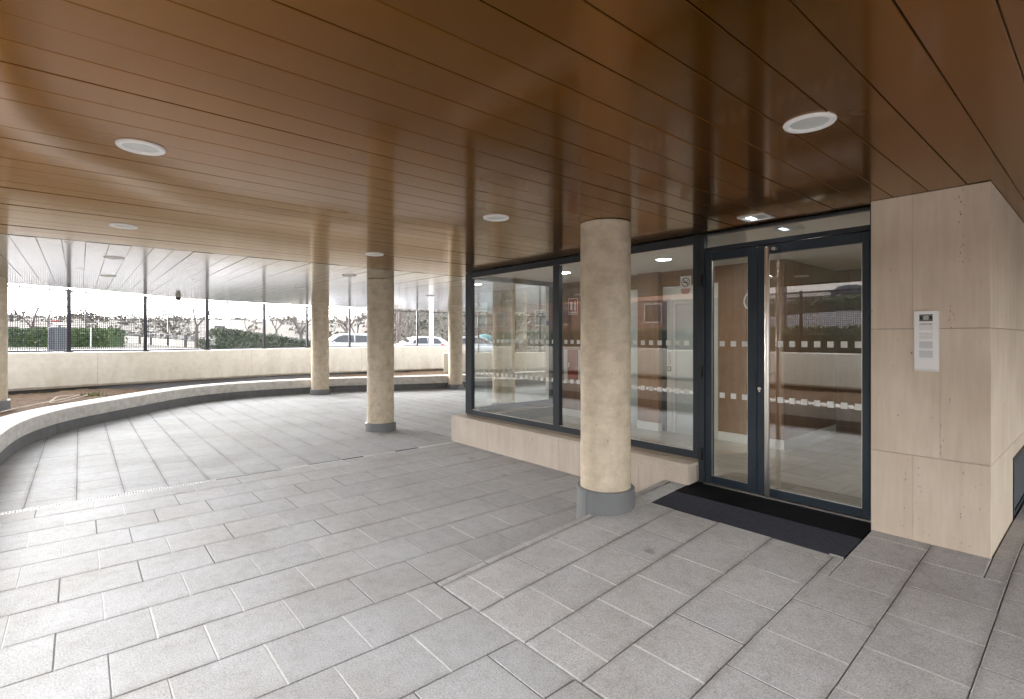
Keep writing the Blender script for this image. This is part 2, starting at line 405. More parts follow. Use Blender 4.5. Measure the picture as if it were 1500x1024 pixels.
# ------------------------------------------------------------------ paving
RAMP_Y0, RAMP_Y1, RAMP_H, RAMP_X = 1.652, 4.107, .188, -2.683
def zramp(y): return RAMP_H * min(1., max(0., (y - RAMP_Y0) / (RAMP_Y1 - RAMP_Y0)))
def tiles(mb, rect, axis, pr, pt, orow, otile, zf=lambda x, y: 0., g=.0045, ge=.0042, seed=1, smin=.02, light=.62, holes=()):
    """rows stacked across `axis` direction; row pitch pr, tile pitch pt, half bond. slots: 0 paver, 1 light mortar, 2 dark grout"""
    rnd = random.Random(seed); x0, x1, y0, y1 = rect
    a0, a1, b0, b1 = (x0, x1, y0, y1) if axis == 'Y' else (y0, y1, x0, x1)   # a across rows, b along rows
    def one_tile(ra, rb, ta, tb, b1):
        A0, A1 = ra + g / 2 + rnd.uniform(-.0008, .0008), rb - g / 2 + rnd.uniform(-.0008, .0008)
        B0, B1 = ta + ge / 2 + rnd.uniform(-.001, .001), tb - ge / 2 + rnd.uniform(-.001, .001)
        c = .0035; dz = rnd.uniform(-.0008, .0008); tx, ty = rnd.uniform(-.0025, .0025), rnd.uniform(-.0025, .0025)
        ca, cb = (A0 + A1) / 2, (B0 + B1) / 2
        def pt3(a, b, dn):
            x, y = (a, b) if axis == 'Y' else (b, a)
            return (x, y, zf(x, y) + dz + (a - ca) * tx + (b - cb) * ty - dn)
        top = [pt3(a, b, 0) for a, b in ((A0 + c, B0 + c), (A1 - c, B0 + c), (A1 - c, B1 - c), (A0 + c, B1 - c))]
        mid = [pt3(a, b, .0028) for a, b in ((A0, B0), (A1, B0), (A1, B1), (A0, B1))]
        bot = [pt3(a, b, .016) for a, b in ((A0, B0), (A1, B0), (A1, B1), (A0, B1))]
        mb.cur = 0
        q = [(0, 1, 2, 3)] + [(4 + k, 4 + (k + 1) % 4, (k + 1) % 4, k) for k in range(4)] + [(8 + k, 8 + (k + 1) % 4, 4 + (k + 1) % 4, 4 + k) for k in range(4)]
        if axis != 'Y': q = [tuple(reversed(f)) for f in q]
        mb.add(top + mid + bot, q)
        # joint at the tile's far end, mostly whitish
        e0, e1 = B1, min(tb + ge / 2, b1)
        u = rnd.random(); mb.cur = 1 if u < light else 2
        dn = .0016 + rnd.uniform(0, .0015)
        def p2(a, b):
            x, y = (a, b) if axis == 'Y' else (b, a); return (x, y, zf(x, y) - dn)
        qd = [p2(A0, e0 - .0012), p2(A1, e0 - .0012), p2(A1, e1 + .0012), p2(A0, e1 + .0012)]
        if axis != 'Y': qd.reverse()
        mb.quad(*qd)
        # dark sand in the long joint
        mb.cur = 2
        def p3(a, b):
            x, y = (a, b) if axis == 'Y' else (b, a); return (x, y, zf(x, y) - .006)
        qd = [p3(A1 - .002, ta), p3(A1 + g + .002, ta), p3(A1 + g + .002, tb), p3(A1 - .002, tb)]
        if axis != 'Y': qd.reverse()
        mb.quad(*qd)
    i0 = math.floor((a0 - orow) / pr); i1 = math.ceil((a1 - orow) / pr)
    for i in range(i0, i1):
        ra, rb = max(a0, orow + i * pr), min(a1, orow + (i + 1) * pr)
        if rb - ra < smin: continue
        sh = otile + (pt / 2 if i % 2 else 0)
        j0 = math.floor((b0 - sh) / pt); j1 = math.ceil((b1 - sh) / pt)
        for j in range(j0, j1):
            ta, tb = max(b0, sh + j * pt), min(b1, sh + (j + 1) * pt)
            if tb - ta < smin: continue
            todo = [(ra, rb, ta, tb)]
            for (hx0, hx1, hy0, hy1) in holes:
                ha0, ha1, hb0, hb1 = (hx0, hx1, hy0, hy1) if axis == 'Y' else (hy0, hy1, hx0, hx1)
                nxt = []
                for (qa, qb, qc, qd_) in todo:
                    if qb <= ha0 or qa >= ha1 or qd_ <= hb0 or qc >= hb1: nxt.append((qa, qb, qc, qd_)); continue
                    if qa < ha0: nxt.append((qa, ha0, qc, qd_))
                    if qb > ha1: nxt.append((ha1, qb, qc, qd_))
                    if qc < hb0: nxt.append((max(qa, ha0), min(qb, ha1), qc, hb0))
                    if qd_ > hb1: nxt.append((max(qa, ha0), min(qb, ha1), hb1, qd_))
                todo = nxt
            for (ra_, rb_, ta_, tb_) in todo:
                if rb_ - ra_ > .012 and tb_ - ta_ > .012: one_tile(ra_, rb_, ta_, tb_, b1)
PM = ['paver', 'mortar', 'grout']
mb = MB()
tiles(mb, (-6.055, RAMP_X, -.70, 4.107), 'Y', .3865, .3885, -2.683 - .3865 * 20, .298 - .3885 * 20 , seed=3)
tiles(mb, (RAMP_X, 6.0, -.70, RAMP_Y0), 'Y', .3865, .3885, -2.683, .298 - .3885 * 20, seed=4)
mb.cur = 2; mb.quad((-6.2, -.75, -.014), (6, -.75, -.014), (6, 1.9, -.014), (-6.2, 1.9, -.014)); mb.quad((-6.2, 1.9, -.014), (-2.6, 1.9, -.014), (-2.6, 4.2, -.014), (-6.2, 4.2, -.014))
struct(mb.obj('paving', PM, fix=False), 'flat grey square paving between the planter bench and the glass entrance', 'paving')
mb = MB()
tiles(mb, (-15.5, -6.125, -.72, 15.), 'X', .352, .372, -.019 - .352 * 10, -6.51 - .372 * 40, seed=5, light=.12, ge=.007)
mb.cur = 2; mb.quad((-15.6, -.75, -.014), (-6.1, -.75, -.014), (-6.1, 15., -.014), (-15.6, 15, -.014))
struct(mb.obj('forecourt_paving', ['paver_far'] + PM[1:], fix=False), 'grey paving beyond the drain, running up to the curved bench', 'paving')
mb = MB(); rz = lambda x, y: zramp(y)
MX0, MX1, MY0 = -2.445, -1.068, 3.56
ra = dict(axis='Y', pr=.373, pt=.3585, orow=-.745 - .373 * 10, otile=2.735 - .3585 * 30, zf=rz, holes=((MX0 - .004, MX1 + .004, MY0 - .004, 9.), (-2.6, -.466, 4.104, 12.), (-6, -2.43, 4.104, 12)))
tiles(mb, (RAMP_X + .012, 6., RAMP_Y0 + .010, 9.0), seed=6, **ra)
mb.cur = 2
for (xa, xb, ya, yb) in ((RAMP_X + .006, 6., RAMP_Y0 + .005, 4.107), (-2.45, 6., 4.107, 9.)):
    mb.quad((xa, ya, zramp(ya) - .013), (xb, ya, zramp(ya) - .013), (xb, yb, zramp(yb) - .013), (xa, yb, zramp(yb) - .013))
mb.cur = 0
x = RAMP_X + .012
mb.add([(x, RAMP_Y0, -.02), (x, 4.107, -.02), (x, 4.107, RAMP_H - .002), (x, RAMP_Y0 + .01, -.002)], ((3, 2, 1, 0),))
struct(mb.obj('entrance_ramp', ['paver_ramp'] + PM[1:], fix=False), 'gently rising paved ramp up to the glass door', 'ramp')

# drain
dr = thing('drain_channel', 'narrow metal drain channel running across the paving to the plinth corner', 'drain', (-6.09, 0, 0))
mb = MB(); mb.box(-.035, -.027, -.7, 4.1, -.03, .001); mb.box(.027, .035, -.7, 4.1, -.03, .001); mb.obj('channel_edge', 'galvanised', dr)
mb = MB()
y = -.7
while y < 1.1: mb.box(-.026, .026, y, y + .011, -.012, -.0005); y += .022
mb.obj('grating', 'plate_grey', dr)
mb = MB(); mb.box(-.026, .026, 1.1, 2.05, -.02, -.006); mb.obj('slot_cover', 'grout', dr)
for a, b in ((1.75, 2.45), (2.72, 3.15), (3.5, 4.1)):
    mb = MB(); mb.box(.004 if a < 2 else -.026, .026, a + .003, b, -.012, .0005); mb.obj('cover_plate', 'plate_grey', dr)
for a, b in ((2.05, 2.45), (2.451, 2.72), (3.15, 3.5)):
    mb = MB(); mb.box(-.0262, .0262, a, b, -.02, -.001); mb.obj('dark_cover', 'rubber', dr)

# door mat
mt = thing('door_mat', 'black ribbed rubber mat set into the paving before the glass door', 'door mat', ((MX0 + MX1) / 2, MY0, 0))
cx = (MX0 + MX1) / 2; hx = (MX1 - MX0) / 2
mb = MB()
mb.add([(-hx, 0, zramp(MY0) - .012), (hx, 0, zramp(MY0) - .012), (hx, .70, zramp(MY0 + .7) + .0), (-hx, .70, zramp(MY0 + .7)),
        (-hx, 0, zramp(MY0) - .03), (hx, 0, zramp(MY0) - .03), (hx, .70, .1), (-hx, .70, .1)], ((0, 1, 2, 3), (0, 4, 5, 1), (1, 5, 6, 2), (2, 6, 7, 3), (3, 7, 4, 0)))
mb.obj('mat_base', 'rubber', mt)
mb = MB(); y = .008
while y < .34:
    z = zramp(MY0 + y) - .012
    e = random.uniform(0, .008)
    mb.add([(-hx, y, z), (hx - e, y, z), (hx - e, y + .011, z), (-hx, y + .011, z), (-hx, y + .002, z + .013), (hx - e, y + .002, z + .013), (hx - e, y + .009, z + .013), (-hx, y + .009, z + .013)],
           ((4, 5, 6, 7), (0, 1, 5, 4), (1, 2, 6, 5), (2, 3, 7, 6), (3, 0, 4, 7))); y += .0235
mb.obj('rib_strip', 'rubber_rib', mt)
mb = MB(); mb.add([(-hx, .355, zramp(MY0 + .355) + .002), (hx - .004, .355, zramp(MY0 + .355) + .002), (hx - .004, .69, RAMP_H + .004), (-hx, .69, RAMP_H + .004), (-hx, .355, .12), (hx - .004, .355, .12), (hx - .004, .69, .12), (-hx, .69, .12)],
                ((0, 1, 2, 3), (0, 4, 5, 1), (1, 5, 6, 2), (2, 6, 7, 3), (3, 7, 4, 0)))
mb.obj('brush_field', 'rubber', mt)
mb = MB(); mb.box(hx - .075, hx - .002, -.012, .000, .135, .1515); mb.obj('edge_trim', 'galvanised', mt)

# ------------------------------------------------------------------ soffit
EDGE = [(-1.15, -12.15), (-.05, -12.72), (.45, -13.1), (1.18, -13.75), (1.9, -14.45), (2.75, -14.7), (3.9, -14.95), (5., -15.05), (7.6, -15.15), (9.8, -15.05), (12, -14.6), (15, -13.6)]
def xedge(y):
    for (a, xa), (b, xb) in zip(EDGE, EDGE[1:]):
        if a <= y <= b: return xa + (xb - xa) * (y - a) / (b - a)
    return EDGE[0][1] if y < EDGE[0][0] else EDGE[-1][1]
LOB_Y = 4.285
rnd = random.Random(11)
def panel(mb, pts, drop=0., g=.0016, cham=.0026, tilt=0.):
    """pts: quad (ccw from above) -> thin folded pan facing down"""
    c = Vector((sum(p[0] for p in pts) / 4, sum(p[1] for p in pts) / 4))
    tx, ty = rnd.gauss(0, tilt), rnd.gauss(0, tilt)
    def inset(p, k): d = c - Vector(p); return Vector(p) + Vector((math.copysign(min(k, abs(d.x)), d.x), math.copysign(min(k, abs(d.y)), d.y)))
    zf = lambda p: CZ - drop + max(-.002, min(.002, (p[0] - c.x) * tx + (p[1] - c.y) * ty))
    a = [inset(p, g) for p in pts]; b = [inset(p, g + cham) for p in pts]
    v = [(p.x, p.y, CZ + .03) for p in a] + [(p.x, p.y, zf(p) + cham * .7) for p in a] + [(p.x, p.y, zf(p)) for p in b]
    fs = [(11, 10, 9, 8)]
    for k in range(4):
        k2 = (k + 1) % 4; fs += [(k, k2, 4 + k2, 4 + k), (4 + k, 4 + k2, 8 + k2, 8 + k)]
    mb.add(v, fs)
mb = MB(); W = .1838; x = -.21 + W * 34
while x > -6.44:
    xa, xb = max(x - W, -6.44), x
    ymax = LOB_Y if xa > -6.09 and xa < -1.0 else (4.112 if -1.0 <= xa < -.6 else 10.)
    if xa <= -6.09: ymax = 15.
    cuts = [-1.15, rnd.choice((1.4, 2.9, 3.4, 2.1)) if rnd.random() < .0 else None, ymax]
    cuts = [c for c in cuts if c is not None]
    for ya, yb in zip(cuts, cuts[1:]):
        panel(mb, [(xa, ya), (xb, ya), (xb, yb), (xa, yb)], tilt=.002)
    x -= W
struct(mb.obj('ceiling', 'bronze_panel', fix=True), 'bronze metal strip ceiling over the paving', 'ceiling')
mb = MB(); y = -1.15 + .48 - .18 * 2
INN = lambda y: -10.8 - (y + .67) * 1.68 if y < 1.2 else xedge(y)
while y < 15 - .18:
    yb = y + .18
    if y >= -.68: panel(mb, [(max(INN(y), xedge(y)), y), (-6.46, y), (-6.46, yb), (max(INN(yb), xedge(yb)), yb)], tilt=.002)
    y = yb
bd = [(-6.46, -1.15), (-12.15, -1.15), (-12.72, -.05), (-13.1, .45), (-13.70, 1.15)]; bi = [(-6.46, -.674), (-10.78, -.674), (-11.7, -.12), (-12.5, .35), (-13.68, 1.14)]
for k in range(4): panel(mb, [bi[k + 1], bi[k], bd[k], bd[k + 1]], tilt=.001)
struct(mb.obj('forecourt_ceiling', 'bronze_panel_glare', fix=True), 'far bronze strip ceiling, its strips turned the other way', 'ceiling')
# slab above
mb = MB()
poly = [(6.2, -1.2), (6.2, 15.), (-13.6, 15.)] + [(x, y) for y, x in reversed(EDGE[1:-1])] + [(-12.18, -1.2)]
mb.prism(poly, CZ + .028, CZ + .55, 'z')
struct(mb.obj('roof_slab', 'cap_concrete'), 'thick slab above the bronze ceiling', 'slab')
mb = MB()
mb.cur = 0
for (x0, x1, y0, y1) in ((-12.1, 6.2, -1.168, -1.153), (6.18, 6.2, -1.15, 15)):
    mb.box(x0, x1, y0, y1, CZ - .012, CZ + .027)
struct(mb.obj('ceiling_trim', 'bronze_panel'), 'thin bronze edge trim of the ceiling', 'trim')

# downlights
def downlight():
    t = thing('downlight', None, 'ceiling light', (0, 0, CZ), 0., 'round recessed downlights in the bronze ceiling')
    mb = MB(); mb.lathe([(.074, -.0005), (.079, -.010), (.084, -.012), (.096, -.010), (.1005, -.004), (.101, .004)], 40, close=False); mb.obj('rim', 'lamp_rim', t, smooth=50)
    mb = MB(); mb.lathe([(.076, -.0012), (.05, -.0035), (.02, -.0045), (.002, -.0046)], 40); mb.obj('lens', 'lamp_lens', t, smooth=60)
    return t
DL = [(-3.06, .23, 'white round downlight in the left front of the bronze ceiling, upper left of the picture'),
      (-.85, 2.40, 'largest white downlight, in the ceiling above the door mat'),
      (-3.09, 2.46, 'white downlight in the ceiling left of the front round column'),
      (-5.33, 2.51, 'small white downlight in the ceiling just before the second round column'),
      (-5.32, .28, 'flat looking downlight at the far left before the ceiling seam'),
      (-7.51, .31, 'downlight just beyond the ceiling seam at the far left'),
      (-9.81, .34, 'faint downlight at the far left near the mesh fence'),
      (-7.39, 3.08, 'faint downlight between the second and third round columns'),
      (-9.82, 3.14, 'faint downlight left of the third round column'),
      (-9.86, 5.96, 'faint downlight left of the farthest round column')]
d0 = downlight()
for i, (x, y, lb) in enumerate(DL):
    o = d0 if i == 0 else dup(d0)
    o.location = (x, y, CZ); o['label'] = lb
t = thing('emergency_light', 'lit square white light in the ceiling above the glass door', 'ceiling light', (-1.79, 3.985, CZ))
mb = MB()
for a in ((-.1, .1, -.1, -.08), (-.1, .1, .08, .1), (-.1, -.08, -.08, .08), (.08, .1, -.08, .08)): mb.box(*a, -.008, .004)
mb.obj('frame', 'white_plastic', t); mb = MB(); mb.box(-.08, .08, -.08, .08, -.003, .004); mb.obj('diffuser', 'silver_panel', t)
mb = MB(); mb.box(-.055, -.015, -.05, .05, -.006, -.0032); mb.obj('lamp', 'lamp_led', t)
t = thing('dome_camera', 'small dark dome security camera under the far ceiling edge', 'security camera', (-13.35, 1.67, CZ))
mb = MB(); mb.lathe([(.055, -.05), (.058, 0.)], 20); mb.obj('mount', 'lens_grey', t, smooth=40)
mb = MB(); mb.lathe([(.004, -.115), (.025, -.11), (.042, -.095), (.052, -.07), (.054, -.05)], 20); mb.obj('dome', 'black_metal', t, smooth=60)

# ------------------------------------------------------------------ round columns
def column(x, y, r, z0, lab, bandh=.13, ztop=CZ):
    t = thing('round_column', lab, 'column', (x, y, z0), 0., 'round concrete columns')
    mb = MB(); zz = [bandh - .01, ztop - z0]
    prof = [(r, bandh - .02)] + [(r + .0015 * math.sin(k * 1.7), bandh + (ztop - z0 - bandh) * k / 10) for k in range(1, 10)] + [(r, ztop - z0 - .004)]
    mb.lathe(prof, 56); mb.obj('shaft', 'column_concrete', t, smooth=40)
    mb = MB(); rb = r + .032
    mb.lathe([(r + .002, -.02), (rb, -.02), (rb, bandh - .006), (rb - .006, bandh), (r + .001, bandh + .001)], 56, close=False)
    mb.box(-.004, .004, -rb - .003, -rb + .006, -.01, bandh - .004)
    mb.obj('base_band', 'band_paint', t, smooth=40)
    return t
a = math.atan2(.6466 + .7629 * .183, -(.7629 - .6466 * .183))
def behind(px, py, r):   # centre of a round base whose nearest point is known
    L = math.hypot(px, py); return px * (1 + r / L), py * (1 + r / L)
cx1, cy1 = behind(-2.546, 3.105, .23)
column(cx1, cy1, .202, 0., 'nearest round beige column with grey base band, before the glass wall', .285)
cx2, cy2 = behind(-7.45, 3.61, .24)
column(cx2, cy2, .213, 0., 'second round column standing alone on the paving past the drain')
cx3, cy3 = behind(-13.30, 4.76, .24)
column(cx3, cy3, .222, 0., 'round column standing against the far curved bench')
cx4, cy4 = behind(-12.25, 8.25, .22)
column(cx4, cy4, .205, 0., 'farthest round column, left of the glass lobby corner')
column(-11.05, -1.06, .22, .40, 'round column cut by the left edge, rising from the planter soil')
column(-8.35, 6.85, .235, 0., 'round column seen through the glass corner of the lobby')

# ------------------------------------------------------------------ curved bench
BP = [(6., -.70), (0., -.70), (-6., -.70), (-7.6, -.70), (-8.6, -.67), (-9.4, -.58), (-10.1, -.40), (-10.8, -.10), (-11.5, .40), (-12.25, .98), (-12.95, 1.55), (-13.5, 2.2), (-13.78, 2.95), (-13.83, 3.7), (-13.78, 4.6), (-13.68, 5.3), (-13.36, 6.1), (-13.0, 6.9), (-12.68, 7.8), (-12.45, 8.8), (-12.2, 10.), (-11.9, 12.), (-11.6, 15.)]
bpts = resample(catmull([Vector((x, y)) for x, y in BP], 10), .12)
bn = thing('planter_bench', 'long low curved concrete bench with dark grey base round the planter', 'bench', (-10., -.5, 0))
def shift(pts, o): return [Vector((p.x - o.x, p.y - o.y)) for p in pts]
bo = Vector((-10., -.5))
seg = 23; cap = MB(); band = MB(); i = 0
rb_ = random.Random(2)
while i < len(bpts) - 2:
    s = shift(bpts[i:i + seg + 1], bo)
    if len(s) < 3: break
    d0, d1 = (s[1] - s[0]).normalized(), (s[-1] - s[-2]).normalized()
    s[0] = s[0] + d0 * .0025; s[-1] = s[-1] - d1 * .0025
    dz = rb_.uniform(-.002, .002)
    sweep(cap, s, lambda p: [(0., .172), (-.0, .352 + dz), (.006, .366 + dz), (.022, .374 + dz), (.42, .376 + dz), (.44, .37 + dz), (.445, .16), (.02, .164)])
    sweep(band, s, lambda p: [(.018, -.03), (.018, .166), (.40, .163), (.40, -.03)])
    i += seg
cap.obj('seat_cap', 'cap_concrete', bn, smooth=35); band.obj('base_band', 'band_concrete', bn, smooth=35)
mb = MB(); mb.box(1., 3.2, -1.12, -.72, .377, .50); mb.obj('raised_block', 'cap_concrete', bn, bevel=.008, loc=None).location = (10., .5, 0)

# ------------------------------------------------------------------ fence wall
WP = [(7., -3.8), (2, -3.8), (-4., -3.8), (-8., -3.78), (-10.5, -3.62), (-12.4, -3.05), (-13.7, -2.1), (-14.45, -1.2), (-14.95, -.2), (-15.4, .7), (-15.9, 1.8), (-16.4, 2.95), (-17.0, 4.35), (-17.45, 5.8), (-17.72, 7.4), (-17.85, 9.), (-17.82, 10.3), (-17.55, 11.5), (-17.2, 12.3)]
wpts = resample(catmull([Vector((x, y)) for x, y in WP], 12), .10)
def wtop(p): return 1.135 + .045 * max(0., min(1., (1.5 - p.y) / 3.)) if p.x < -8 else 1.14
def wbot(p): return .39 - .19 * max(0., min(1., (p.y + 1.) / 10.))
fw = thing('fence_wall', 'pale concrete wall curving behind the planter, mesh fence on top', 'wall', (-14., 2., 0)); wo = Vector((-14., 2.))
mb = MB(); foot = MB(); seg = 40; i = 0
while i < len(wpts) - 2:
    s0 = wpts[i:i + seg + 1]
    if len(s0) < 3: break
    s = [p.copy() for p in s0]; d0, d1 = (s[1] - s[0]).normalized(), (s[-1] - s[-2]).normalized()
    s[0] = s[0] + d0 * .003; s[-1] = s[-1] - d1 * .003
    v = lambda p: [(0.03, wbot(p)), (.0, wbot(p) + .05), (0., wtop(p) - .014), (.012, wtop(p)), (.24, wtop(p) + .004), (.25, wtop(p) - .01), (.25, wbot(p))]
    def vv(p): return v(p + wo)
    sweep(mb, shift(s, wo), vv)
    sweep(foot, shift(s0, wo), lambda p: [(.10, -.25), (.10, wbot(p + wo) + .003), (.22, wbot(p + wo) + .003), (.22, -.25)])
    i += seg
mb.obj('wall_body', 'wall_concrete', fw, smooth=30); foot.obj('footing', 'grout', fw, smooth=30)

def at_ray(path, px):   # where a plan path crosses a sight line
    t = (px - 750.) / 748.; dx, dy = spot(t, 1.)
    best = None
    for i in range(len(path) - 1):
        a, b = path[i], path[i + 1]
        ca, cb = a.x * dy - a.y * dx, b.x * dy - b.y * dx
        if ca * cb <= 0 and (a.x * dx + a.y * dy) > 0: best = i
    return best
posts = sorted(set(k for k in (at_ray(wpts, p) for p in (110, 218, 310, 391, 453, 515, 616)) if k))
k = posts[0] - 17
while k > 3: posts.insert(0, k); k -= 17
posts.append(len(wpts) - 2)
fe = thing('mesh_fence', 'dark metal mesh fence panels between posts along the curved planter wall', 'fence', (-14., 2., 0))
def mesh_fence(fe, path, posts, wt, height, wo, wires):
    rail_b, rail_t = .025, height
    for q in posts:
        p = path[q]; d = (path[min(q + 1, len(path) - 1)] - path[max(q - 1, 0)]).normalized(); n = Vector((-d.y, d.x)); c = p + n * .125 - wo
        mb = MB(); ang = math.atan2(d.y, d.x)
        z0 = wt(p); hh = (height + .02) / 2
        mb.obox(Matrix.Translation((c.x, c.y, z0 + hh)) @ Matrix.Rotation(ang, 4, 'Z'), .03, .03, hh)
        mb.obox(Matrix.Translation((c.x, c.y, z0 + .006)) @ Matrix.Rotation(ang, 4, 'Z'), .06, .06, .005)
        mb.obj('post', 'fence_metal', fe)
    for qa, qb in zip(posts, posts[1:]):
        pa, pb = path[qa], path[qb]; d = (pb - pa).normalized(); n = Vector((-d.y, d.x)); L = (pb - pa).length
        A = pa + n * .125 + d * .035 - wo; za, zb = wt(pa), wt(pb); L -= .07
        P = lambda u, h: (A.x + d.x * u, A.y + d.y * u, za + (zb - za) * u / L + h)
        mb = MB(); mb.bar(P(0, height - .015), P(L, height - .015), .03, .03); mb.obj('rail', 'fence_metal', fe)
        mb = MB(); mb.bar(P(0, rail_b), P(L, rail_b), .03, .025); mb.obj('rail', 'fence_metal', fe)
        w = wires(.5 * (pa + pb)); mb = MB(); m = max(2, round(L / .04))
        for k in range(m + 1): mb.bar(P(L * k / m, rail_b), P(L * k / m, height - .015), w, w, caps=False)
        hm = round(height / .04)
        for k in range(1, hm): mb.bar(P(0, height * k / hm), P(L, height * k / hm), w, w, caps=False)
        mb.obj('mesh_panel', 'fence_metal', fe, fix=False)
mesh_fence(fe, wpts, posts, wtop, 1.385, wo, lambda p: .0115 if p.y < -2.5 else .0100 if p.y < 2.9 else .0034)
# lower stretch at the far right
WP2 = [(-15.9, 10.2), (-15.3, 11.2), (-14.7, 12.5), (-14.15, 13.6), (-13.6, 14.8), (-13., 16.2)]
w2 = resample(catmull([Vector(p) for p in WP2], 10), .10)
f2 = thing('end_wall', 'lower pale concrete wall beyond the lobby corner', 'wall', (-14.5, 13., 0)); o2 = Vector((-14.5, 13.))
mb = MB(); zt2 = lambda p: .915
sweep(mb, shift(w2, o2), lambda p: [(0., .2), (0., .90), (.012, .915), (.24, .918), (.25, .2)]); mb.obj('wall_body', 'wall_concrete', f2, smooth=30)
mb = MB(); sweep(mb, shift(w2, o2), lambda p: [(.08, -.2), (.08, .2), (.2, .2), (.2, -.2)]); mb.obj('footing', 'grout', f2)
q2 = [k for k in (at_ray(w2, p) for p in (705, 757, 795)) if k]; q2 = sorted(set([2] + q2 + [len(w2) - 2]))
fe2 = thing('mesh_fence', 'lower dark framed fence panels seen beside and through the lobby glass', 'fence', (-14.5, 13., 0))
mesh_fence(fe2, w2, q2, zt2, 1.385, o2, lambda p: .0034)

# planter soil
mb = MB(); NU, NV = 640, 40; vs = []
def along(pts, u):
    f = u * (len(pts) - 1); i = min(int(f), len(pts) - 2); return pts[i].lerp(pts[i + 1], f - i)
bsub = [p for p in bpts if p.x < 5.5 and p.y < 13.]; wsub = [p for p in wpts if p.x < 6.]
for i in range(NU + 1):
    u = i / NU; a = along(bsub, u); b = along(wsub, u)
    ia = min(int(u * (len(bsub) - 1)), len(bsub) - 2); d = (bsub[ia + 1] - bsub[ia]).normalized(); a = a + Vector((-d.y, d.x)) * .40
    for j in range(NV + 1):
        v = j / NV; p = a.lerp(b, v * 1.02)
        wleft = max(0., min(1., (2.0 - p.y) / 2.2))
        z = .335 + .07 * math.sin(math.pi * min(1, v * 1.1)) * wleft - .14 * (1 - wleft) - .05 * v * v
        z += (.035 * noise.noise((p.x * 1.3, p.y * 1.3, 0)) + .045 * noise.noise((p.x * 5, p.y * 5, 3)) + .04 * noise.noise((p.x * 13, p.y * 13, 7))) * min(1, v * 8 + .25)
        vs.append((p.x, p.y, z))
mb.add(vs, [(i * (NV + 1) + j, (i + 1) * (NV + 1) + j, (i + 1) * (NV + 1) + j + 1, i * (NV + 1) + j + 1) for i in range(NU) for j in range(NV)])
so = mb.obj('soil', 'soil', smooth=180); tag(so, 'brown bare earth filling the planter behind the bench', 'soil', None, 'structure')
# hose and weeds
def zs(x, y): return .40 + .03 * noise.noise((x * 1.3, y * 1.3, 0)) + .012
hp = [(-8.9, -1.05), (-9.5, -.98), (-10.3, -.83), (-11.0, -.50), (-11.6, -.22), (-11.95, -.05), (-12.2, .0), (-12.25, -.14), (-12.0, -.28), (-11.6, -.34), (-11.2, -.36), (-11.15, -.25), (-11.5, -.12), (-12.05, .12)]
hc = catmull([Vector((x, y, zs(x, y) + .02)) for x, y in hp], 8)
mb = MB(); mb.tube(hc, .009, 8); tag(mb.obj('garden_hose', 'hose', smooth=60), 'thin pale irrigation hose looped on the planter soil', 'hose')
mb = MB()
for k in range(70):
    a = random.gauss(0, .16), random.gauss(0, .10); x, y = -12.35 + a[0], .22 + a[1]; z = zs(x, y) - .02; h = random.uniform(.04, .12); an = random.uniform(0, 6.28); w = .008
    dx, dy = math.cos(an), math.sin(an); lx, ly = random.gauss(0, .04), random.gauss(0, .04)
    mb.add([(x - dx * w, y - dy * w, z), (x + dx * w, y + dy * w, z), (x + lx, y + ly, z + h)], ((0, 1, 2),))
tag(mb.obj('weeds', 'weed_leaf', fix=False), 'small tuft of green weeds beside the hose', 'weeds', None, 'stuff')
# ------------------------------------------------------------------ plinth, window wall, door
YF, YB = 4.255, 4.315
pl = thing('stone_plinth', 'low travertine plinth under the lobby window wall', 'plinth', (-4.3, 4.1, 0))
def L(mb, dx=4.3, dy=-4.1):
    mb.v = [(x + dx, y + dy, z) for x, y, z in mb.v]; return mb
mb = MB(); xs = [-6.2, -5.12, -4.04, -2.96, -2.437]
for a, b in zip(xs, xs[1:]): mb.box(a + .0008, b - .0008, 4.107, 4.137, -.03, .338)
mb.box(-2.467, -2.437, 4.138, 4.252, .10, .338); mb.box(-6.2, -6.17, 4.138, 6.0, -.03, .338)
L(mb).obj('facing_slab', 'travertine_step', pl, bevel=.0012)
mb = MB()
for a, b in ((-6.203, -4.3), (-4.298, -2.434)): mb.box(a, b, 4.104, 4.262, .3395, .366)
mb.box(-6.203, -6.04, 4.263, 6.0, .3395, .366)
L(mb).obj('coping', 'travertine_step', pl, bevel=.0015)
mb = MB(); mb.box(-6.16, -2.47, 4.14, 4.32, -.03, .338); mb.box(-6.16, -6.02, 4.32, 6., -.03, .338); L(mb).obj('core', 'grout', pl)

ww = thing('window_wall', 'corner window wall of the lobby with dark grey frames', 'window', (-4.3, 4.1, 0))
Z0, Z1 = .395, 2.414
mb = MB()
mb.box(-6.06, -5.915, YF, YB, Z0, Z1); mb.box(-4.275, -4.175, YF, YB, .463, 2.335); mb.box(-2.478, -2.424, YF, YB, Z0, Z1)
mb.box(-5.913, -2.480, YF + .001, YB, Z0, .461); mb.box(-5.913, -2.480, YF + .001, YB, 2.337, Z1)
mb.box(-6.06, -6.0, YB + .002, 5.93, Z0, .475); mb.box(-6.06, -6.0, YB + .002, 5.93, 2.33, Z1); mb.box(-6.06, -6.0, 5.932, 5.99, Z0, Z1)
L(mb).obj('frame', 'anthracite', ww, bevel=.002)
mb = MB(); mb.box(-6.05, -2.43, YF + .02, YB - .01, .366, .3945); mb.box(-6.05, -6.01, YB - .008, 5.98, .366, .3945); L(mb).obj('sill', 'sill_brown', ww)
mb = MB()
for a, b in ((-5.912, -4.277), (-4.173, -2.481)):
    mb.box(a, b, YF + .012, YF + .016, .462, .470); mb.box(a, b, YF + .012, YF + .016, 2.328, 2.336)
L(mb).obj('glazing_bead', 'steel', ww)
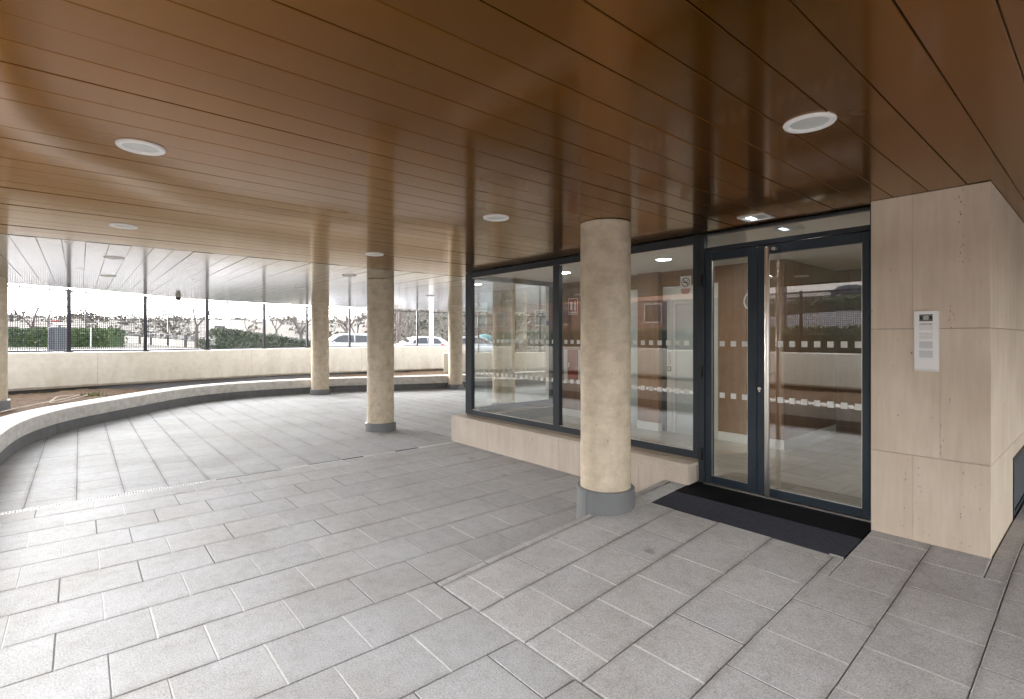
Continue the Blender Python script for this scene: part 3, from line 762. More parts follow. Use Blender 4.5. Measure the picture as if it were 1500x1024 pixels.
def pane(parent, x0, x1, y0, y1, z0, z1, dx=4.3, dy=-4.1):
    mb = MB(); mb.box(x0, x1, y0, y1, z0, z1); return L(mb, dx, dy).obj('pane', 'glass', parent)
def stickers(par, xs, z, y, w=.046, h=.046, dx=4.3, dy=-4.1):
    mb = MB()
    for x in xs: mb.box(x - w / 2, x + w / 2, y - .0016, y - .0004, z - h / 2, z + h / 2)
    return L(mb, dx, dy).obj('sticker_row', 'sticker', par)
p1 = pane(ww, -5.915, -4.275, YF + .028, YF + .038, .461, 2.337); p2 = pane(ww, -4.175, -2.478, YF + .028, YF + .038, .461, 2.337)
p3 = pane(ww, -6.035, -6.027, YB + .002, 5.932, .475, 2.33)
yy = YF + .028
for par, xa, n in ((p1, -5.83, 17), (p2, -4.09, 17)):
    stickers(par, [xa + .0957 * k for k in range(n)], 1.44, yy); stickers(par, [xa + .0957 * k for k in range(n)], .99, yy)
mb = MB()
for z in (.99, 1.44):
    for k in range(15): mb.box(-6.0366, -6.0354, 4.45 + k * .096, 4.496 + k * .096, z - .023, z + .023)
L(mb).obj('sticker_row', 'sticker', p3)

# no smoking sticker
ns = thing('no_smoking_sign', 'square white no smoking sticker above a pale red label on the window', 'sign', (-2.565, yy - .002, 1.985))
mb = MB(); mb.box(-.055, .055, -.001, 0, -.04, .075); mb.obj('sign_face', 'sticker', ns)
mb = MB()
N = 40
for k in range(N):
    a0, a1 = 2 * math.pi * k / N, 2 * math.pi * (k + 1) / N
    for_r = ((.042, .036),)
    for ro, ri in for_r:
        mb.quad((ro * math.cos(a0), -.002, .018 + ro * math.sin(a0)), (ro * math.cos(a1), -.002, .018 + ro * math.sin(a1)), (ri * math.cos(a1), -.002, .018 + ri * math.sin(a1)), (ri * math.cos(a0), -.002, .018 + ri * math.sin(a0)))
mb.bar((-.027, -.002, .045), (.027, -.002, -.009), .001, .007)
mb.obj('prohibition_ring', 'ink_black', ns)
mb = MB(); mb.box(-.026, .012, -.0017, -.0011, .013, .021); mb.box(.014, .02, -.0017, -.0011, .013, .021)
mb.tube([(.018, -.0015, .023), (.022, -.0015, .030), (.015, -.0015, .037)], .0016, 5); mb.obj('cigarette', 'ink_black', ns)
mb = MB(); mb.prism([(-.048, -.042), (.048, -.042), (.048, -.066), (.03, -.09), (-.03, -.09), (-.048, -.066)], -.001, 0.); mb.obj('red_label', 'pale_red', ns)

# entrance door
dx, dy = 1.72, -4.25
ed = thing('entrance_door', 'tall dark framed glass entrance door with long steel pull handle', 'door', (-1.72, 4.25, 0))
def D(mb): return L(mb, dx, dy)
mb = MB()
mb.box(-2.422, -2.366, YF - .004, YB, .19, Z1); mb.box(-1.114, -1.072, YF - .004, YB, .19, Z1)
mb.box(-2.364, -1.116, YF - .004, YB, 2.250, 2.288); mb.box(-2.364, -1.116, YF - .004, YB, 2.398, Z1)
D(mb).obj('frame', 'anthracite', ed, bevel=.002)
pt = pane(ed, -2.366, -1.114, YF + .026, YF + .036, 2.288, 2.398, dx, dy)
mb = MB(); mb.box(-2.366, -1.08, YF - .015, YB, .188, .203); D(mb).obj('threshold', 'steel', ed)
def leaf(x0, x1, gx0, gx1, name):
    mb = MB(); y0, y1 = YF + .004, YB - .004
    mb.box(x0, gx0, y0, y1, .208, 2.244); mb.box(gx1, x1, y0, y1, .208, 2.244)
    mb.box(gx0 + .001, gx1 - .001, y0 + .001, y1, .208, .27); mb.box(gx0 + .001, gx1 - .001, y0 + .001, y1, 2.172, 2.244)
    lf = D(mb).obj(name, 'anthracite_door', ed, bevel=.002)
    mb = MB(); b = .005
    for q in ((gx0, gx0 + b, .27, 2.172), (gx1 - b, gx1, .27, 2.172)): mb.box(q[0], q[1], y0 + .008, y0 + .014, q[2], q[3])
    mb.box(gx0 + b, gx1 - b, y0 + .008, y0 + .014, .27, .27 + b)
    g = D(mb).obj('glazing_bead', 'steel', lf)
    mb = MB(); mb.box(gx0, gx1, YF + .026, YF + .036, .27, 2.172); gl = D(mb).obj('pane', 'glass', lf)
    return lf, gl
l1, g1 = leaf(-2.362, -1.907, -2.303, -1.982, 'side_leaf')
l2, g2 = leaf(-1.902, -1.118, -1.845, -1.164, 'door_leaf')
mb = MB()
for z in (1.437, .988):
    for x in (-2.213, -2.113, -2.016): mb.box(x - .023, x + .023, YF + .0244, YF + .0256, z - .023, z + .023)
D(mb).obj('sticker_row', 'sticker', l1)
mb = MB()
for z in (1.440, .991):
    for k in range(7): x = -1.73 + .0895 * k; mb.box(x - .021, x + .021, YF + .0244, YF + .0256, z - .023, z + .023)
D(mb).obj('sticker_row', 'sticker', l2)
mb = MB()
for z in (.45, 1.19, 2.0):
    mb.lathe([(.010, z - .055), (.011, z - .05), (.011, z + .05), (.010, z + .055)], 12, (-2.392, YF - .012)); mb.box(-2.41, -2.375, YF - .009, YF - .0045, z - .045, z + .045)
D(mb).obj('hinge', 'black_metal', ed, smooth=40)
hd = MB(); hx_ = -1.79; hy = YF - .075
hd.tube([(hx_, hy, .222), (hx_, hy, .23), (hx_, hy, 2.205), (hx_, hy, 2.213)], [.016, .019, .019, .016], 20)
h = D(hd).obj('pull_handle', 'steel', l2, smooth=40)
mb = MB()
for z in (.45, 1.2, 1.98): mb.tube([(hx_, hy + .017, z), (hx_, YF + .006, z)], .009, 10)
for z in (2.2,): mb.box(hx_ + .02, hx_ + .05, hy + .03, YF + .0035, z - .01, z + .012)
D(mb).obj('stand_off', 'steel', h, smooth=40)
mb = MB(); mb.tube([(-1.883, YF - .006, 1.072), (-1.883, YF + .006, 1.072)], .013, 16); mb.box(-1.888, -1.878, YF - .004, YF + .004, 1.045, 1.062); D(mb).obj('lock_cylinder', 'steel', l2)

# travertine pier
tp = thing('travertine_pier', 'square travertine pier with thin joints right of the door', 'pier', (-.77, 4.107, RAMP_H))
def T(mb): return L(mb, .77, -4.107)
ZJ = [RAMP_H - .02, .732, 1.549, 2.417]
VJ = [-.842, -.705, -.842]
mb = MB()
for (za, zb), vj in zip(zip(ZJ, ZJ[1:]), VJ):
    zb2 = zb - .0013; za2 = za + .0013
    for a, b in ((-1.07, vj), (vj, -.472)):
        mb.box(a + (.0005 if a > -1.06 else 0), b - (.0005 if b < -.48 else 0), 4.107, 4.134, za2 - RAMP_H, zb2 - RAMP_H)
    for a, b in ((4.1345, 5.3), (5.303, 6.6), (6.603, 8.)):
        if za < .3 and a < 5.3:
            mb.box(-.499, -.472, 4.1345, 5.115, za2 - RAMP_H, zb2 - RAMP_H)
        elif za < .3 and a < 6.6: mb.box(-.499, -.472, 6.0, 6.6, za2 - RAMP_H, zb2 - RAMP_H)
        else: mb.box(-.499, -.472, a, b, za2 - RAMP_H, zb2 - RAMP_H)
    mb.box(-1.07, -1.043, 4.1345, 4.25, za2 - RAMP_H, zb2 - RAMP_H)
mb.box(-.499, -.472, 5.118, 5.998, .625 - RAMP_H, .730 - RAMP_H)
T(mb).obj('stone_slab', 'travertine', tp, bevel=.0007)
mb = MB(); mb.box(-1.042, -.53, 4.136, 8., 0., 2.415 - RAMP_H); T(mb).obj('core', 'grout', tp)
# louvre vent
lv = thing('louvre_vent', 'dark grey louvred vent low on the side of the travertine pier', 'vent', (-.475, 5.56, .4))
mb = MB()
for q in ((-.43, .43, -.2, -.17), (-.43, .43, .19, .22), (-.43, -.40, -.17, .19), (.40, .43, -.17, .19)): mb.box(-.03, .008, q[0], q[1], q[2], q[3])
mb.obj('frame', 'anthracite', lv)
mb = MB()
for k in range(7):
    z = -.145 + k * .05
    mb.add([(-.03, -.4, z + .03), (.004, -.4, z - .012), (.004, .4, z - .012), (-.03, .4, z + .03), (-.03, -.4, z + .026), (.002, -.4, z - .016), (.002, .4, z - .016), (-.03, .4, z + .026)], ((0, 1, 2, 3), (4, 7, 6, 5), (1, 5, 6, 2), (0, 4, 5, 1), (3, 2, 6, 7)))
mb.obj('slat', 'vent_grey', lv)
# intercom
ic = thing('intercom', 'white door entry intercom panel on the travertine pier', 'intercom', (-.7705, 4.107, 1.47))
mb = MB(); mb.box(-.0615, .0615, -.018, .0, -.191, .191); body = mb.obj('housing', 'intercom_white', ic, bevel=.003, seg=2)
mb = MB(); mb.box(-.0616, .0616, -.021, -.0182, -.19, -.178); mb.obj('bottom_lip', 'white_plastic', ic, bevel=.001)
mb = MB(); mb.box(-.034, .032, -.0196, -.0178, .125, .168); cw = mb.obj('camera_window', 'ink_black', ic)
mb = MB(); mb.tube([(-.001, -.0196, .147), (-.001, -.0225, .147)], [.016, .012], 20); mb.obj('lens', 'lens_grey', cw)
for j in range(2):
    mb = MB(); mb.box(-.030, .028, -.0203, -.0197, .131 + j * .028, .134 + j * .028); mb.obj('light_strip', 'lens_grey', cw)
mb = MB()
for k in range(11): mb.box(-.033 + k * .006, -.030 + k * .006, -.0192, -.0179, .104, .111)
mb.obj('speaker_grille', 'ink_black', ic)
mb = MB(); mb.box(-.034, .032, -.0205, -.0178, .068, .099); mb.obj('name_plate', 'white_plastic', ic, bevel=.0015)
mb = MB()
for i in range(3):
    for j in range(2): mb.box(-.034 + i * .0225, -.0135 + i * .0225, -.0205, -.0178, .012 + j * .021, .030 + j * .021)
mb.obj('call_button', 'white_plastic', ic, bevel=.002)
for z in (-.025, -.083):
    mb = MB(); mb.box(-.034, .032, -.0195, -.0178, z - .022, z + .022); dp = mb.obj('display', 'key_grey', ic, bevel=.001)

# ------------------------------------------------------------------ lobby interior
FL = .192
mb = MB(); mb.box(-6.02, -.55, YB - .003, 9.6, FL - .1, FL); struct(mb.obj('lobby_floor', 'floor_tile'), 'polished stone tile floor of the lobby', 'floor')
mb = MB(); mb.box(-6.02, -.55, YB + .002, 9.6, 2.40, 2.416); struct(mb.obj('lobby_ceiling', 'lobby_ceiling'), 'pale lobby ceiling', 'ceiling')
def lobby_lamp():
    t = thing('lobby_lamp', None, 'ceiling light', (0, 0, 2.4), 0., 'lit round lamps in the lobby ceiling')
    mb = MB(); mb.lathe([(.082, -.004), (.098, -.004), (.10, 0)], 28, close=False); mb.obj('rim', 'white_plastic', t)
    mb = MB(); mb.lathe([(.08, -.002), (.02, -.001)], 28); mb.obj('lens', 'lobby_led', t)
    return t
l0 = lobby_lamp()
for i, (x, y, lb) in enumerate(((-1.75, 5.05, 'lit lobby lamp seen through the glass strip over the door'), (-1.2, 6.6, 'lit lobby lamp deeper inside behind the door leaf'), (-3.4, 5.2, 'lit lobby lamp behind the window right of the front column'), (-5.0, 5.2, 'lit lobby lamp behind the left window pane'))):
    o = l0 if i == 0 else dup(l0); o.location = (x, y, 2.4); o['label'] = lb
bw = thing('lobby_wall', 'timber and pale metal back wall of the lobby', 'wall', (-4.2, 6.2, FL))
def B(mb): return L(mb, 4.2, -6.2)
H2 = 2.4 - FL
mb = MB(); mb.box(-6.0, -2.49, 6.23, 9.6, 0, H2); B(mb).obj('core', 'white_paint', bw)
mb = MB()
for a, b in ((-6.0, -5.55), (-5.548, -4.75)): mb.box(a, b, 6.2, 6.229, .112, H2)
B(mb).obj('timber_panel', 'wood', bw)
mb = MB(); mb.box(-4.43, -4.085, 6.12, 6.229, .112, H2); B(mb).obj('timber_pilaster', 'wood', bw)
mb = MB()
for a, b in ((-3.26, -2.868), (-2.866, -2.467)): mb.box(a, b, 6.2, 6.229, .112, H2)
mb.box(-2.489, -2.467, 6.23, 9.0, .112, H2); mb.box(-4.083, -3.262, 6.2, 6.229, 2.0, H2); mb.box(-4.748, -4.432, 6.2, 6.229, 2.0, H2)
B(mb).obj('timber_panel', 'wood', bw)
mb = MB(); mb.box(-6.0, -4.75, 6.192, 6.229, 0, .110); mb.box(-4.435, -4.08, 6.112, 6.229, 0, .110); mb.box(-3.255, -2.46, 6.192, 6.229, 0, .110); mb.box(-2.489, -2.459, 6.23, 9., 0, .110)
B(mb).obj('skirting', 'skirting_white', bw)
def lift(x0, x1, lab):
    d = thing('lift_door', lab, 'lift door', ((x0 + x1) / 2, 6.2, FL), 0., 'pale metal lift doors'); w = (x1 - x0) / 2
    mb = MB(); mb.box(-w, -w + .05, .004, .03, 0, 1.806); mb.box(w - .05, w, .004, .03, 0, 1.806); mb.box(-w + .05, w - .05, .004, .03, 1.75, 1.806); mb.obj('frame', 'silver_panel', d)
    mb = MB(); mb.box(-w + .052, -.0015, .016, .029, 0.01, 1.748); mb.box(.0015, w - .052, .016, .029, .01, 1.748); mb.obj('door_leaf', 'lift_metal', d)
lift(-3.92, -3.264, 'wide pale metal lift door right of the timber pilaster')
lift(-4.746, -4.436, 'narrow pale metal panel door left of the timber pilaster')
mb = MB(); mb.box(-4.0, -3.925, 0, .029, 0, 1.80); o = mb.obj('sign_strip', 'silver_panel'); o.parent = bw; o.location = (4.2, 0, 0)
mb = MB(); mb.box(-4.083, -4.002, .002, .029, 0, 1.80); o = mb.obj('dark_strip', 'anthracite', bw); o.location = (4.2, 0, 0)
fp = thing('floor_number_plate', 'small black floor number plate with vertical lettering beside the lift', 'sign', (-3.962, 6.198, 1.06))
mb = MB(); mb.box(-.03, .03, -.003, .001, -.035, .035); mb.obj('plate', 'ink_black', fp)
RX = Matrix.Rotation(R(90), 4, 'X')
text_mesh('numeral', '0', 'sticker', .06, fp, Matrix.Translation((0, -.0042, 0)) @ RX)
text_mesh('lettering', 'PLANTA', 'ink_black', .048, fp, Matrix.Translation((0, -.001, .145)) @ Matrix.Rotation(R(90), 4, 'Y') @ RX)
on = thing('wall_numeral', 'large white ring shaped numeral on the timber wall behind the side leaf', 'sign', (-2.855, 6.195, 1.93))
mb = MB(); N = 40
ring = [(.075 * math.cos(2 * math.pi * k / N), 0., .103 * math.sin(2 * math.pi * k / N)) for k in range(N + 1)]
for a, b in zip(ring, ring[1:]):
    s = .80; a2, b2 = (a[0] * s, 0, a[2] * (1 - (1 - s) * .73)), (b[0] * s, 0, b[2] * (1 - (1 - s) * .73))
    mb.add([(a[0], -.008, a[2]), (b[0], -.008, b[2]), (b2[0], -.008, b2[2]), (a2[0], -.008, a2[2]), (a[0], .006, a[2]), (b[0], .006, b[2]), (b2[0], .006, b2[2]), (a2[0], .006, a2[2])],
           ((0, 1, 2, 3), (0, 4, 5, 1), (3, 2, 6, 7)))
mb.obj('numeral', 'white_plastic', on)
fh = thing('fire_hose_cabinet', 'red fire hose cabinet with pale frame on the lobby timber wall', 'cabinet', (-5.74, 6.2, .8))
mb = MB(); mb.box(-.20, -.125, -.03, 0, 0, .49); mb.box(.12, .14, -.03, 0, 0, .49); mb.obj('frame', 'silver_panel', fh)
mb = MB(); mb.box(-.124, .119, -.026, 0, 0, .49); fd = mb.obj('door', 'red_paint', fh, bevel=.004)
mb = MB(); mb.box(-.10, -.08, -.034, -.026, .2, .28); mb.obj('handle', 'steel', fd)
fs = thing('fire_sign', 'red square fire hose sign high on the lobby wall', 'sign', (-5.76, 6.198, 2.0))
mb = MB(); mb.box(-.105, .105, -.003, 0, -.135, .135); mb.obj('border', 'sticker', fs); mb = MB(); mb.box(-.095, .095, -.0045, -.003, -.125, .125); mb.obj('sign_face', 'sign_red', fs)
mb = MB(); mb.lathe([(.03, 0), (.03, .001)], 20); mb.v = [(x - .035, -.0047 - z, y + .05) for x, y, z in mb.v]
mb.box(-.06, -.01, -.0058, -.0047, -.06, .02); mb.box(.03, .07, -.0058, -.0047, -.07, .06); mb.box(.04, .06, -.0058, -.0047, .07, .09); mb.box(-.08, .08, -.0058, -.0047, -.11, -.085)
mb.obj('pictogram', 'sticker', fs)
# deep end of the lobby
ew = thing('lobby_end_wall', 'dark timber wall at the deep end of the lobby behind the door', 'wall', (-1.5, 7.9, FL))
mb = MB(); mb.box(-.965, .94, 0., .05, .101, H2); mb.obj('timber_panel', 'wood_dark', ew); mb = MB(); mb.box(-.965, .94, -.008, .05, 0, .10); mb.obj('skirting', 'wood_dark', ew)
mb = MB(); mb.box(.945, .97, -3.5, .0, 0, H2); mb.obj('side_lining', 'white_paint', ew)
# outer end wall of lobby
oe = thing('corner_wall', 'narrow cream wall end behind the glass corner of the lobby', 'wall', (-6.1, 6.1, 0))
mb = MB(); mb.box(-.1, .09, -.10, 8.9, -.03, 2.416); mb.obj('wall_body', 'white_paint', oe)
ps = thing('blue_notice', 'small blue and white notice on the cream wall end', 'sign', (-6.13, 5.996, 1.70))
mb = MB(); mb.box(-.05, .05, -.004, 0, -.01, .07); mb.obj('upper_panel', 'blue_sign', ps); mb = MB(); mb.box(-.05, .05, -.004, 0, -.13, -.012); mb.obj('lower_panel', 'sticker', ps)
# added unseen wall closing the passage, darkens vent reflections and pier side

mb = MB()
for k in range(6):
    for j in range(3): mb.box(-.5 + k * 1.1, -.5 + k * 1.1 + 1.097, 9.0, 9.06, .0 + j * .81, .807 + j * .81)
ewl = mb.obj('passage_blocker', 'travertine'); tag(ewl, 'added unseen travertine wall closing the passage to darken the pier side', 'wall')
# ------------------------------------------------------------------ ground outside
def sstep(x): x = max(0., min(1., x)); return x * x * (3 - 2 * x)
def ter(x, y):
    fwd = -x * CT + y * ST; lat = x * ST + y * CT
    base = .96 - .86 * sstep((y - 3.5) / 8.5) if x < -8 else .96 - .86 * sstep((y - 6) / 8.)
    h = 0.
    if fwd > 8:
        t = lat / fwd
        l = sstep((-.24 - t) / .1); r = 1 - l
        h += l * (6.5 * sstep((fwd - 55) / 110.) + 2.0 * sstep((fwd - 150) / 120.)) * (1 - .35 * sstep((-.62 - t) / .2) * 0)
        h += r * 6.5 * sstep((fwd - 44) / 26.)
        if fwd > 42: h += .5 * noise.noise((x * .06, y * .06, 0)) * sstep((fwd - 42) / 30)
    if y < -9: h += 6.2 * sstep((-y - 9) / 75.) * sstep((x + 40) / 30.) + 1.2 * sstep((-y - 9) / 40.)
    return base + h
LP = [(p.x, p.y) for p in wpts[::8]] + [(-16.9, 13.4), (-15.5, 16.2), (-12., 19.), (-6., 21.), (0, 21.5), (5., 20.), (8., 16.), (9., 8.), (8.5, 0.)]
cen = Vector((-5.5, 6.))
offs = [.0, .20, .6, 1.5, 3, 5, 7.5, 10.5, 14]
offs2 = [14, 18, 22, 27, 33, 40, 48, 57, 67, 78, 90, 105, 125, 150, 180, 220, 280, 360]
def ring(name, offs, mat, lab, cat):
    mb = MB(); vs = []; dense = []
    for i, p in enumerate(LP):
        q = LP[(i + 1) % len(LP)]; m = max(1, int(math.hypot(q[0] - p[0], q[1] - p[1]) / .9))
        dense += [(p[0] + (q[0] - p[0]) * k / m, p[1] + (q[1] - p[1]) * k / m) for k in range(m)]
    n = len(dense)
    for p in dense:
        d = (Vector(p) - cen).normalized()
        f = 1 + 2.0 * sstep((-d.y - .45) / .3)
        for o in offs:
            o = o * f if o <= 14 else o + 14 * (f - 1)
            x, y = p[0] + d.x * o, p[1] + d.y * o; vs.append((x, y, ter(x, y) if o > .05 else -.2))
    k = len(offs)
    mb.add(vs, [(i * k + j, i * k + j + 1, ((i + 1) % n) * k + j + 1, ((i + 1) % n) * k + j) for i in range(n) for j in range(k - 1)])
    struct(mb.obj(name, mat, smooth=180), lab, cat)
ring('pavement', offs, 'asphalt_pale', 'pale street pavement outside the fence', 'pavement')
ring('hills', offs2, 'dry_grass', 'dry grassy slopes beyond the street', 'hills')
mb = MB(); mb.add([(x, y, -.12) for x, y in LP], [tuple(range(len(LP)))]); struct(mb.obj('ground', 'grout'), 'ground under the paving', 'ground')

# ------------------------------------------------------------------ vegetation
def leaves(mb, n, place, size, rnd, flat=0.):
    for _ in range(n):
        p = place(rnd)
        a = Vector((rnd.gauss(0, 1), rnd.gauss(0, 1), rnd.gauss(0, 1))).normalized(); b = a.orthogonal().normalized(); c = a.cross(b)
        s = size * rnd.uniform(.6, 1.3); w = s * .55
        mb.add([p - b * s, p + c * w, p + b * s, p - c * w], ((0, 1, 2, 3),))
def hedge(name, lab, a, b, w, h, mat, n, size=.05, grp='clipped hedges along the street', seed=1):
    rnd = random.Random(seed); a, b = Vector(a), Vector(b); d = b - a; Ln = d.length; d.normalize(); nn = Vector((d.y, -d.x))
    def place(r):
        u, v, z = r.random() * Ln, (r.random() - .5) * w, r.random() * h
        k = r.random()
        if k < .45: z = h * (1 - .08 * r.random()) + .06 * noise.noise((u * 1.5, v * 2, seed)) + .05 * r.gauss(0, 1)
        elif k < .8: v = math.copysign(w / 2 * (1 - .12 * r.random()) + .06 * noise.noise((u * 1.5, z * 2, seed)), v)
        e = min(u, Ln - u)
        if e < .25: z *= .75 + e
        q = a + d * u + nn * v
        return Vector((q.x, q.y, ter(q.x, q.y) + .03 + z))
    mb = MB(); leaves(mb, n, place, size, rnd); m = max(4, int(Ln / .5)); sec = [(-.40, 0), (-.42, .8), (-.3, .9), (.3, .9), (.42, .8), (.40, 0)]; vs = []
    for i in range(m + 1):
        q = a + d * (.15 + (Ln - .3) * i / m); zz = ter(q.x, q.y)
        for o, hz in sec: k = 1 + .08 * noise.noise((i * .7, o * 3, seed + hz)); vs.append((q.x + nn.x * o * w * k, q.y + nn.y * o * w * k, zz + hz * h * k))
    c6 = len(sec); mb.add(vs, [(i * c6 + j, i * c6 + j + 1, (i + 1) * c6 + j + 1, (i + 1) * c6 + j) for i in range(m) for j in range(c6 - 1)] + [tuple(range(c6)), tuple(m * c6 + j for j in range(c6))])
    t = tag(mb.obj(name, mat, fix=False), lab, 'hedge', grp)
    return t
S = lambda t, d: spot(t, d)
hedge('hedge', 'bright green hedge behind the litter bin at the far left', S((-60 - 750) / 748, 29), S((174 - 750) / 748, 28.), 1.2, .92, 'hedge_leaf', 9000, .075, seed=1)
hedge('hedge', 'dark green hedge left of the third round column', S((306 - 750) / 748, 25.5), S((452 - 750) / 748, 29.), 1.3, 1.0, 'hedge_dark', 9000, .07, seed=2)
hedge('hedge', 'yellow green hedge behind the viewpoint, mirrored in the window', (-22, -9.2), (-2.2, -8.2), 1.1, .75, 'hedge_leaf', 11000, .075, seed=3)
hedge('hedge', 'long green verge hedge across the street behind the viewpoint, mirrored in the door', (-30, -37.), (6, -35.), 2., .9, 'hedge_leaf', 7000, .16, seed=6)
hedge('small_bush', 'small yellow green bush left of the dark hedge', S((296 - 750) / 748, 27.), S((303 - 750) / 748, 27), .5, .45, 'hedge_leaf', 500, .06, None, seed=4)

def bare_tree(x, y, h, lab, name='bare_tree', seed=1, bark='bark', spread=.55, tr=.16, fork=.32, levels=5, leaf=None, nleaf=0, lean=(0, 0)):
    rnd = random.Random(seed); z0 = ter(x, y)
    t = thing(name, lab, 'tree', (x, y, z0), 0., 'bare street trees')
    trunk = MB(); cr = MB(); tips = []
    top = Vector((lean[0], lean[1], h * fork))
    trunk.tube([(0, 0, -.1), (lean[0] * .15, lean[1] * .15, h * fork * .3), (lean[0] * .6, lean[1] * .6, h * fork * .7), top], [tr * 1.25, tr, tr * .9, tr * .85], 9)
    def grow(p, d, ln, r, lv):
        pts = [p]; q = p; dd = d; n = 4
        for k in range(n):
            dd = (dd + Vector((rnd.gauss(0, .13), rnd.gauss(0, .13), rnd.gauss(.03, .09)))).normalized(); q = q + dd * ln / n; pts.append(q)
        e = r * .62
        cr.tube(pts, [r + (e - r) * k / n for k in range(n + 1)], 6 if lv > 2 else 4, caps=False)
        if lv == 0: tips.append(q); return
        kids = 2 if rnd.random() < .55 else 3
        for k in range(kids):
            ax = Vector((rnd.gauss(0, 1), rnd.gauss(0, 1), rnd.gauss(0, .5))); ax = (ax - dd * ax.dot(dd)).normalized()
            an = rnd.uniform(.3, .3 + spread) * (1 if k else .6)
            nd = (dd * math.cos(an) + ax * math.sin(an)).normalized(); nd.z = nd.z * .85 + .10
            s0 = pts[-1] if k < 2 else pts[rnd.choice((2, 3))]
            grow(s0, nd.normalized(), ln * rnd.uniform(.66, .86), e * rnd.uniform(.72, .9), lv - 1)
    m = rnd.choice((3, 4)); a0 = rnd.random() * 6.28
    for k in range(m):
        a = a0 + k * 6.283 / m + rnd.gauss(0, .25); el = rnd.uniform(.75, 1.15)
        grow(top - Vector((0, 0, tr * .4)), Vector((math.cos(a) * math.cos(el) * spread * 1.8, math.sin(a) * math.cos(el) * spread * 1.8, math.sin(el))).normalized(), h * rnd.uniform(.2, .27), tr * .50, levels)
    trunk.obj('trunk', bark, t, smooth=80); cr.obj('crown', bark, t, smooth=80, fix=False)
    if leaf:
        lf = MB(); leaves(lf, nleaf, lambda r: rnd.choice(tips) + Vector((rnd.gauss(0, .25), rnd.gauss(0, .25), rnd.gauss(0, .25))), .07, rnd); lf.obj('leaves', leaf, t, fix=False)
    return t
def P(px, d): return spot((px - 750.) / 748., d)
TREES = [(288, 33, 4.3, 'bare tree with forked crown left of the dark hedge', .10, 'bark', .32, 11),
         (368, 40, 5.0, 'thin bare tree behind the middle of the dark hedge', .10, 'bark_pale', .30, 12),
         (441, 31, 4.8, 'dark branching bare tree just left of the third round column', .12, 'bark', .30, 13),
         (507, 36, 6.2, 'leaning bare tree behind the white van, left trunk', .15, 'bark_pink', .30, 14),
         (522, 38, 5.6, 'slender forked bare tree behind the white van, right trunk', .11, 'bark', .25, 15),
         (584, 35, 6.0, 'sturdy bare tree just right of the second round column', .16, 'bark_pink', .36, 16),
         (598, 38, 5.5, 'thin young bare tree behind the parked silver car', .10, 'bark_pale', .25, 17),
         (651, 36, 5.5, 'thin bare sapling just left of the farthest column', .07, 'bark_pale', .3, 18)]
for px, d, h, lb, tr, bk, fk, sd in TREES:
    x, y = P(px, d); bare_tree(x, y, h, lb, seed=sd, bark=bk, tr=tr, fork=fk, levels=5 if tr > .08 else 4)
x, y = P(48, 36); bare_tree(x, y, 5.2, 'russet tree with dry leaves behind the hedge at the far left', 'russet_tree', 21, 'bark_pink', .5, .12, .2, 6, 'dry_leaf', 500)
x, y = P(72, 40); bare_tree(x, y, 5.0, 'second russet tree with dry leaves above the litter bin', 'russet_tree', 22, 'bark_pink', .45, .12, .2, 6, 'dry_leaf', 600)
x, y = P(137, 45); bare_tree(x, y, 4.2, 'small leafless tree beside the tall dark post at the left', seed=23, bark='bark', tr=.09, fork=.25, levels=5)
for i, (px, d, h) in enumerate(((405, 70, 6.5), (470, 62, 6.), (545, 66, 6.5))):
    x, y = P(px, d); bare_tree(x, y, h, ('distant bare tree above the right half of the dark hedge', 'distant bare tree behind the third round column', 'distant bare tree behind the second round column')[i], seed=31 + i, bark='bark_pink', tr=.16, fork=.3, levels=5)
# seen in the glass, behind the viewpoint
bare_tree(-7.6, -10.5, 6.5, 'tall bare tree behind the viewpoint, mirrored in the door', seed=41, bark='bark', tr=.13, fork=.36, levels=4)
bare_tree(-11.5, -12., 7.0, 'tall bare tree behind the viewpoint, mirrored in the window', seed=42, bark='bark', tr=.2, fork=.34, levels=4)

# scrub on the slopes
rnd = random.Random(5); mb = MB()
def clump(mb, x, y, r, h, n, size):
    z = ter(x, y)
    def place(q):
        a = q.random() * 6.283; k = q.random() ** .5; e = q.random()
        return Vector((x + math.cos(a) * r * k, y + math.sin(a) * r * k, z + h * e * (1.1 - .7 * k * k)))
    leaves(mb, n, place, size, rnd)
for k in range(150):
    t = rnd.uniform(-1.05, -.25); d = rnd.uniform(58, 200); x, y = spot(t, d)
    clump(mb, x, y, rnd.uniform(.8, 2.6), rnd.uniform(.6, 2.0), 34, .30 + d * .0012)
for k in range(330):
    t = rnd.uniform(-.28, .14); d = rnd.uniform(44, 72); x, y = spot(t, d)
    clump(mb, x, y, rnd.uniform(.6, 1.6), rnd.uniform(.4, 1.4), 30, .2)
tag(mb.obj('scrub', 'scrub', fix=False), 'low dry scrub covering the slopes beyond the street', 'scrub', None, 'stuff')
mb = MB()
for k in range(90):
    t = rnd.uniform(-1.05, -.28); d = rnd.uniform(185, 235); x, y = spot(t, d)
    clump(mb, x, y, rnd.uniform(1.2, 3.), rnd.uniform(2.5, 6.) if rnd.random() < .6 else 2., 46, .5)
for k in range(60):
    t = rnd.uniform(-.26, .14); d = rnd.uniform(70, 84); x, y = spot(t, d)
    clump(mb, x, y, rnd.uniform(1., 2.4), rnd.uniform(1.5, 3.5), 50, .3)
tag(mb.obj('distant_trees', 'far_green', fix=False), 'far line of small trees along the top of the slope', 'trees', None, 'stuff')

